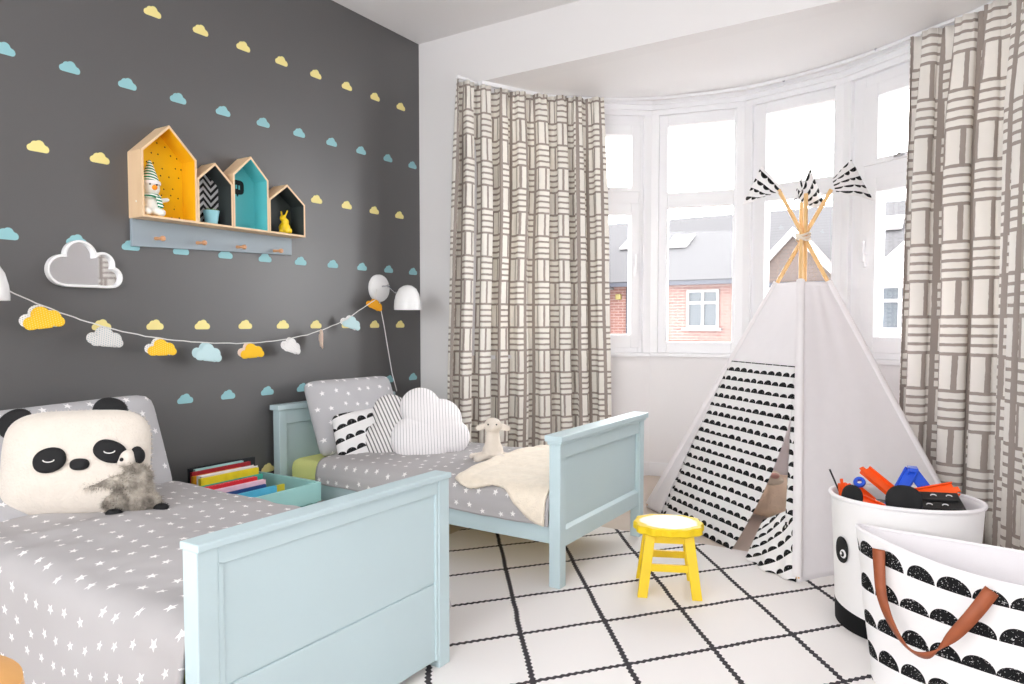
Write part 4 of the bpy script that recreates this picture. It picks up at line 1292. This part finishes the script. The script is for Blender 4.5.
for name, rf, deg, z, m, outp in (('eye_patch', superell(.032, .042, 2.3), -52, .262, M_black, .005), ('eye_white', superell(.014, .014, 2), -49, .252, M_whitef, .009), ('pupil', superell(.009, .009, 2), -49, .252, M_black, .011), ('eye_glint', superell(.0045, .0045, 2), -50, .253, M_whitef, .013),
                                  ):
    p, az = ang_pt(deg, z, outp)
    bm = bmesh.new(); cushion(bm, rf, .003, 40, 4, 4, .5); Mx = Matrix.Translation(p) @ Matrix.Rotation(R(az), 4, 'Z')
    bmesh.ops.transform(bm, matrix=Mx, verts=bm.verts); obj(name, bm, m, bt, smooth=True, angle=180)
for deg, s in ((0, 1.0), (-46, .8)):
    p, az = ang_pt(deg, BH + (.030 if s == 1 else .012), -.022)
    bm = bmesh.new(); cushion(bm, superell(.050 * s, .050 * s, 2.3), .010, 40, 6, 3, .5); Mx = Matrix.Translation(p) @ Matrix.Rotation(R(az + (8 if s < 1 else 0)), 4, 'Z') @ Matrix.Rotation(R(4 if s == 1 else -8), 4, 'X')
    bmesh.ops.transform(bm, matrix=Mx, verts=bm.verts); obj('ear', bm, M_black, bt, smooth=True, angle=180)

# toys in the basket
M_or = mat('orange_track_plastic', (250, 92, 24), .35); M_bl = mat('blue_plastic', (24, 84, 214), .3)
def track(p, q, up, label, w=.042):
    p = Vector(p) + bc; q = Vector(q) + bc; p.z -= .012; q.z -= .028
    t = thing('toy_track', label, 'toy', p, 0, 'orange toy tracks in the basket')
    d = (q - p).normalized(); u = Vector(up); a = d.cross(u).normalized(); u = a.cross(d).normalized()
    bm = bmesh.new(); beam(bm, p, q, w, .004, up=u); 
    for s in (-1, 1): beam(bm, p + a * s * w / 2 + u * .004, q + a * s * w / 2 + u * .004, .004, .014, up=u)
    obj('track_bed', bm, M_or, t)
    bm = bmesh.new(); beam(bm, q, q + d * .014, w * .4, .004, up=u); obj('connector', bm, M_or, t)
    return t
track((-.165, -.055, .36), (-.178, -.062, .49), (.5, -.8, 0), 'narrow orange toy track standing up at the left of the basket', .022)
track((-.01, -.14, .405), (-.15, -.02, .44), (.1, -.2, 1), 'orange toy track lying low across the front of the basket')
track((-.015, .02, .425), (-.125, .07, .515), (.4, -.5, .8), 'orange toy track rising toward the left in the basket')
track((.02, -.03, .445), (.14, .05, .485), (.1, -.75, .7), 'broad orange toy track behind the black toys, right of the blue arch', .046)
track((-.10, .02, .40), (-.165, .06, .455), (.4, -.5, .8), 'short orange toy track at the back left of the basket')
track((.02, -.16, .405), (.12, -.12, .415), (0, -.3, 1), 'orange toy track end at the front rim beside the black ear')
at = thing('toy_arch', 'bright blue plastic toy track arch sticking up from the basket', 'toy', bc + Vector((.02, -.02, .42)))
bm = bmesh.new()
pa, pb, pc_ = bc + Vector((-.035, -.04, .39)), bc + Vector((.02, .01, .512)), bc + Vector((.085, .03, .42))
beam(bm, pa, pb, .040, .006, up=(-.2, -.9, .6)); beam(bm, pb, pc_, .036, .006, up=(.3, -.9, .4))
for s in (-1, 1):
    a = (pb - pa).cross(Vector((-.2, -.9, .6))).normalized() * .018 * s; beam(bm, pa + a + Vector((0, 0, .004)), pb + a + Vector((0, 0, .004)), .005, .014, up=(-.2, -.9, .6))
beam(bm, pb + Vector((-.012, 0, .006)), pb + Vector((.016, .004, .006)), .046, .012)
obj('arch', bm, M_bl, at, bevel=.001)
bm = bmesh.new(); Mx = Matrix.Translation(bc + Vector((-.135, .03, .452))) @ Matrix.Rotation(R(50), 4, 'X')
lathe(bm, [(.008, -.006), (.018, -.006), (.020, 0), (.018, .006), (.008, .006), (.008, -.006)], 20, (0, 0, 0), Mx)
tag(obj('toy_ring', bm, M_bl, smooth=True), 'small blue toy wheel ring above the left orange tracks', 'toy')
cr = thing('toy_board', 'flat black toy board with small white marks in the basket', 'toy', bc + Vector((.09, -.05, .43)))
bm = bmesh.new(); q0 = bc + Vector((.10, -.035, .425)); Mx = Matrix.Translation(q0) @ Matrix.Rotation(R(20), 4, 'Z') @ Matrix.Rotation(R(24), 4, 'X')
box(bm, (-.07, -.06, -.008), (.065, .05, .008), Mx); box(bm, (-.06, -.045, .008), (.055, -.035, .013), Mx); box(bm, (-.06, .0, .008), (.055, .01, .013), Mx); obj('board', bm, M_blackp, cr, bevel=.003)
for (x, y) in ((-.035, -.02), (.01, -.02), (.035, .028), (-.01, .028)):
    bm = bmesh.new(); tube(bm, [Mx @ Vector((x + .008 * math.cos(a), y + .006 * math.sin(a), .0095)) for a in [i / 8 * PI for i in range(9)]], .0018, 6); obj('white_mark', bm, M_whitep, cr)
for nm, lab, col, rr, cc in (('toy_hoop', 'pink and white toy hoop inside the right rim of the basket', (246, 168, 160), .055, (.125, -.03, .395)), ('toy_hoop', 'blue toy hoop against the right inner rim of the basket', (60, 100, 210), .070, (.115, .0, .40))):
    bm = bmesh.new(); Mx = Matrix.Translation(bc + Vector(cc)) @ Matrix.Rotation(R(20), 4, 'Y')
    tube(bm, [Mx @ Vector((rr * math.cos(a), rr * math.sin(a), 0)) for a in [i / 40 * 2 * PI for i in range(41)]], .007 if rr < .06 else .005, 10, False)
    tag(obj(nm, bm, mat('hoop_%d' % col[0], col, .4), smooth=True), lab, 'toy')
bm = bmesh.new(); tube(bm, [bc + Vector((-.165, -.05, .38)), bc + Vector((-.215, -.07, .505))], .0028, 8)
tag(obj('toy_stick', bm, M_blackp, smooth=True), 'thin black toy rod poking up at the left of the basket', 'toy')
# soft pile that fills the basket below
bm = blob_bm([(bc + Vector((.05, .03, .33)), .11, (1, 1, .75)), (bc + Vector((-.07, .03, .33)), .10, (1, 1, .7)), (bc + Vector((-.0, -.07, .32)), .10, (1, 1, .7))], [], .012, 4)
tag(obj('toy_bag', bm, mat('charcoal_nylon', (48, 46, 48), .6, .2, 20, .5, 60), smooth=True), 'dark cloth bag of toys filling the basket under the tracks', 'bag')

# ------------------------------------------------------------------ scallop tote basket
gc_ = Vector((.130, 2.130, .006))
tb = thing('storage_bag', 'big white canvas storage bag with black half moons and tan handle', 'storage bag', gc_)
TH = .402; rotb = R(-13)
def tote(a, b, ins=0):
    th = a * 2 * PI
    rx, ry = .335 + .055 * b - ins, .115 + .012 * b - ins
    x = rx * math.copysign(abs(math.cos(th)) ** .92, math.cos(th)); y = ry * math.copysign(abs(math.sin(th)) ** .9, math.sin(th))
    dent = .012 * math.sin(th * 2 + 1) * b + .010 * nz(th * 1.5, b * 3)
    y += dent; z = TH * b + (.012 * math.cos(th * 2) - .008 * math.sin(th * 3)) * b * b
    return gc_ + Vector((x * math.cos(rotb) - y * math.sin(rotb), x * math.sin(rotb) + y * math.cos(rotb), z))
cum = [0]
for i in range(120): cum.append(cum[-1] + (tote((i + 1) / 120, .8) - tote(i / 120, .8)).length)
bm = bmesh.new(); grid(bm, 120, 24, tote, lambda a, b: (cum[round(a * 120)], b * TH + .027), closed_u=True)
bm.verts.ensure_lookup_table()
bot = [v for v in bm.verts if abs(v.co.z - gc_.z) < 1e-4]
bot.sort(key=lambda v: math.atan2(v.co.y - gc_.y, v.co.x - gc_.x)); bm.faces.new(bot)
obj('bag_wall', bm, M_scallop_bag, tb, smooth=True, angle=70)
bm = bmesh.new(); grid(bm, 120, 20, lambda a, b: tote(a, .04 + .96 * b, .006), closed_u=True)
bot = [v for v in bm.verts if v.co.z < gc_.z + .0175]; bot.sort(key=lambda v: math.atan2(v.co.y - gc_.y, v.co.x - gc_.x))
if len(bot) > 2: bm.faces.new(bot)
obj('lining', bm, M_whitef, tb, smooth=True, angle=70)
bm = bmesh.new(); tube(bm, [tote(i / 120, 1, .003) for i in range(121)], .005, 8, False); obj('hem', bm, M_whitef, tb, smooth=True)
def strap(P, Wd, label=None):
    P = catmull(P, 8); n = len(P) - 1
    Wd2 = catmull(Wd, 8)
    bm = bmesh.new()
    grid(bm, n, 2, lambda a, b: P[round(a * n)] + Wd2[round(a * n)] * (b - .5))
    o = obj('handle', bm, M_leather, tb, smooth=True, angle=180); solidify(o, .004); return o
strap([(-.180, 2.100, .396), (-.176, 2.085, .345), (-.166, 2.055, .285), (-.140, 2.02, .232), (-.100, 1.99, .190), (-.055, 1.97, .192), (-.010, 1.96, .250), (.035, 1.96, .320), (.068, 1.985, .372)],
      [(.030, -.006, 0), (.028, -.008, 0), (.024, -.006, .004), (.014, -.02, .012), (.004, -.016, .008), (-.004, -.012, .018), (.020, .002, -.014), (.027, .002, -.016), (.027, 0, -.018)])
bm = bmesh.new(); p = tote(.235, .86, .009); ball(bm, p, .006, 10); obj('snap_button', bm, M_chrome, tb, smooth=True)

# ------------------------------------------------------------------ wooden stool cut off at lower left
ws = thing('wooden_stool', 'honey coloured round wooden stool cut off at the bottom left corner', 'stool', (-1.10, .29, .006))
bm = bmesh.new(); lathe(bm, [(0, .49), (.10, .49), (.135, .495), (.15, .51), (.148, .528), (.13, .534), (0, .536)], 48, (-1.10, .29, .006)); obj('seat', bm, M_orangewood, ws, smooth=True)
for k in range(4):
    a = PI / 4 + k * PI / 2; bm = bmesh.new(); tube(bm, [(-1.10 + .15 * math.cos(a), .29 + .15 * math.sin(a), .006), (-1.10 + .085 * math.cos(a), .29 + .085 * math.sin(a), .50)], [.013, .017], 12); obj('leg', bm, M_orangewood, ws, smooth=True)

# ------------------------------------------------------------------ houses across the street
m, nt, b = new_mat('pale_red_brick')
u, v, w = coords(nt, 'Object')
cmb = nt.nodes.new('ShaderNodeCombineXYZ'); nt.links.new((u + v).k, cmb.inputs[0]); nt.links.new(w.k, cmb.inputs[1])
bk = nt.nodes.new('ShaderNodeTexBrick'); bk.inputs['Scale'].default_value = 1.0; bk.inputs['Brick Width'].default_value = .23; bk.inputs['Row Height'].default_value = .068; bk.inputs['Mortar Size'].default_value = .009
bk.inputs['Color1'].default_value = lin((126, 88, 80)) + (1,); bk.inputs['Color2'].default_value = lin((112, 76, 70)) + (1,); bk.inputs['Mortar'].default_value = lin((142, 122, 115)) + (1,)
nt.links.new(cmb.outputs[0], bk.inputs['Vector']); nt.links.new(bk.outputs[0], b.inputs['Base Color']); b.inputs['Roughness'].default_value = .9
M_brick = m
m, nt, b = new_mat('roof_tiles')
u, v, w = coords(nt, 'Object')
rowm = (w / .085).fract()
nzx = noise_tex(nt, 3, 'Object', 4)
nt.links.new(mixcol(nt, (rowm.lt(.16) * .55 + nzx * .35).clamp(), (54, 52, 54), (36, 34, 37)), b.inputs['Base Color']); b.inputs['Roughness'].default_value = .9
M_roof = m
m, nt, b = new_mat('terracotta_gable_tiles')
u, v, w = coords(nt, 'Object')
nt.links.new(mixcol(nt, ((w / .08).fract().lt(.16) * .6 + noise_tex(nt, 4, 'Object', 3) * .3).clamp(), (76, 62, 56), (56, 46, 42)), b.inputs['Base Color'])
M_gab = m
M_gut = mat('grey_gutter_plastic', (48, 50, 60), .5)
M_extw = mat('white_outside_paint', (150, 147, 147), .7)
M_pane = mat('reflecting_dark_pane', (60, 66, 72), .15)
M_street = mat('grey_asphalt', (150, 149, 147), .9, .05, 2)
YH = 16.0
bm = bmesh.new(); box(bm, (-30, 5.2, -4.2), (22, 40, -4.0)); structure(obj('ground', bm, M_street), 'street level outside')
def house_window(x0, x1, z0, z1, y, parent, mull=1):
    fb = bmesh.new(); f = .055
    box(fb, (x0, y - .05, z0), (x0 + f, y + .05, z1)); box(fb, (x1 - f, y - .05, z0), (x1, y + .05, z1)); box(fb, (x0 + f, y - .05, z0), (x1 - f, y + .05, z0 + f)); box(fb, (x0 + f, y - .05, z1 - f), (x1 - f, y + .05, z1))
    zz = z0 + (z1 - z0) * .66; box(fb, (x0 + f, y - .045, zz - .03), (x1 - f, y + .04, zz + .03))
    for k in range(mull):
        xx = x0 + (x1 - x0) * (k + 1) / (mull + 1); box(fb, (xx - .03, y - .045, z0 + f), (xx + .03, y + .04, zz - .03)); box(fb, (xx - .03, y - .045, zz + .03), (xx + .03, y + .04, z1 - f))
    box(fb, (x0 - .08, y - .12, z0 - .06), (x1 + .08, y + .02, z0))
    o = obj('window', fb, M_extw, parent)
    pb = bmesh.new(); box(pb, (x0 + f, y, z0 + f), (x1 - f, y + .02, z1 - f)); obj('pane', pb, M_pane, o)
    return o
def terrace(x0, x1, label, wins, gable, gabm, skylights, pipes=()):
    t = thing('brick_house', label, 'house', ((x0 + x1) / 2, YH, -4.0), 0, 'terraced brick houses across the street')
    bm = bmesh.new(); box(bm, (x0, YH, -4.0), (x1, YH + 7, 1.88)); obj('wall', bm, M_brick, t)
    bm = bmesh.new(); ry, rz = YH + 3.6, 3.95
    extrude_poly(bm, [(x0, YH - .22, 1.90), (x0, YH - .22, 1.98), (x0, ry, rz), (x0, YH + 7.2, 1.98), (x0, YH + 7.2, 1.90)], (x1 - x0, 0, 0)); obj('roof', bm, M_roof, t)
    bm = bmesh.new(); box(bm, (x0, YH - .30, 1.86), (x1, YH - .20, 1.95)); obj('gutter', bm, M_gut, t)
    for a in wins: house_window(*a, YH - .005, t, a_mull(a))
    for sx, sz in skylights:
        sl_ = (rz - 1.98) / (ry - (YH - .22)); yy = YH - .22 + (sz - 1.98) / sl_
        bm = bmesh.new(); Mx = Matrix.Translation((sx, yy, sz + .03)) @ Matrix.Rotation(math.atan(sl_), 4, 'X'); box(bm, (-.28, -.4, 0), (.28, .4, .05), Mx); s = obj('skylight', bm, M_extw, t)
        bm = bmesh.new(); box(bm, (-.22, -.34, .05), (.22, .34, .06), Mx); obj('skylight_pane', bm, mat('sky_reflecting_pane', (225, 228, 232), .1), s)
    for px_ in pipes:
        bm = bmesh.new(); tube(bm, [(px_, YH - .08, 1.85), (px_, YH - .08, -3.9)], .045, 10); obj('drainpipe', bm, M_gut, t)
    if gable:
        gx0, gx1, zt = gable; y = YH - .75; gm = (gx0 + gx1) / 2
        bm = bmesh.new(); box(bm, (gx0 + .12, y, -4.0), (gx1 - .12, YH, 1.80)); obj('bay_wall', bm, M_extw if gabm is M_extw else M_brick, t)
        bm = bmesh.new(); extrude_poly(bm, [(gx0, y - .02, 1.80), (gx1, y - .02, 1.80), (gm, y - .02, zt)], (0, 3.0, 0)); obj('gable', bm, gabm, t)
        bm = bmesh.new()
        extrude_poly(bm, [(gx0 - .12, y - .12, 1.70), (gx0 + .06, y - .12, 1.70), (gm, y - .12, zt - .10), (gx1 - .06, y - .12, 1.70), (gx1 + .12, y - .12, 1.70), (gm, y - .12, zt + .08)], (0, .09, 0))
        obj('bargeboard', bm, M_extw, t)
        bm = bmesh.new(); box(bm, (gx0, y - .12, 1.72), (gx1, y, 1.82)); obj('gable_gutter', bm, M_gut, t)
        house_window(gx0 + .25, gx1 - .25, .85, 1.66, y - .01, t, 2)
    return t
def a_mull(a): return 1
terrace(-11.5, -6.78, 'brick house across the street, white gable beside its drainpipe and alarm box', [], (-9.6, -7.25, 3.05), M_extw, [(-7.55, 3.1), (-9.6, 3.1)], (-6.86,))
terrace(-6.78, -4.05, 'brick house across the street, one white casement window under plain roof', [(-5.42, -4.68, .88, 1.75)], None, None, [(-6.25, 3.05)])
terrace(-4.05, .95, 'brick house across the street, terracotta tiled gable behind the tent poles', [], (-4.0, -1.95, 2.85), M_gab, [(-1.5, 3.2)])
terrace(.95, 6.5, 'brick house across the street behind the right curtain', [(4.0, 4.9, .88, 1.75)], None, None, [])
t = bpy.data.objects['brick_house.002']
bm = bmesh.new(); y = YH - .6; extrude_poly(bm, [(-1.75, y, 1.85), (.8, y, 1.85), (-.45, y, 3.1)], (0, 2.6, 0)); obj('gable', bm, M_extw, t)
bm = bmesh.new(); box(bm, (-1.62, y + .02, -4), (.7, YH, 1.85)); obj('bay_wall', bm, M_extw, t)
house_window(-1.52, -.6, .85, 1.72, y, t, 1)
bm = bmesh.new(); box(bm, (-7.19, YH - .10, 1.56), (-7.05, YH - .001, 1.70)); tag(obj('alarm_box', bm, mat('yellow_plastic', (130, 116, 66), .5), bevel=.02), 'yellow alarm box on the brick wall of the left house', 'alarm box')
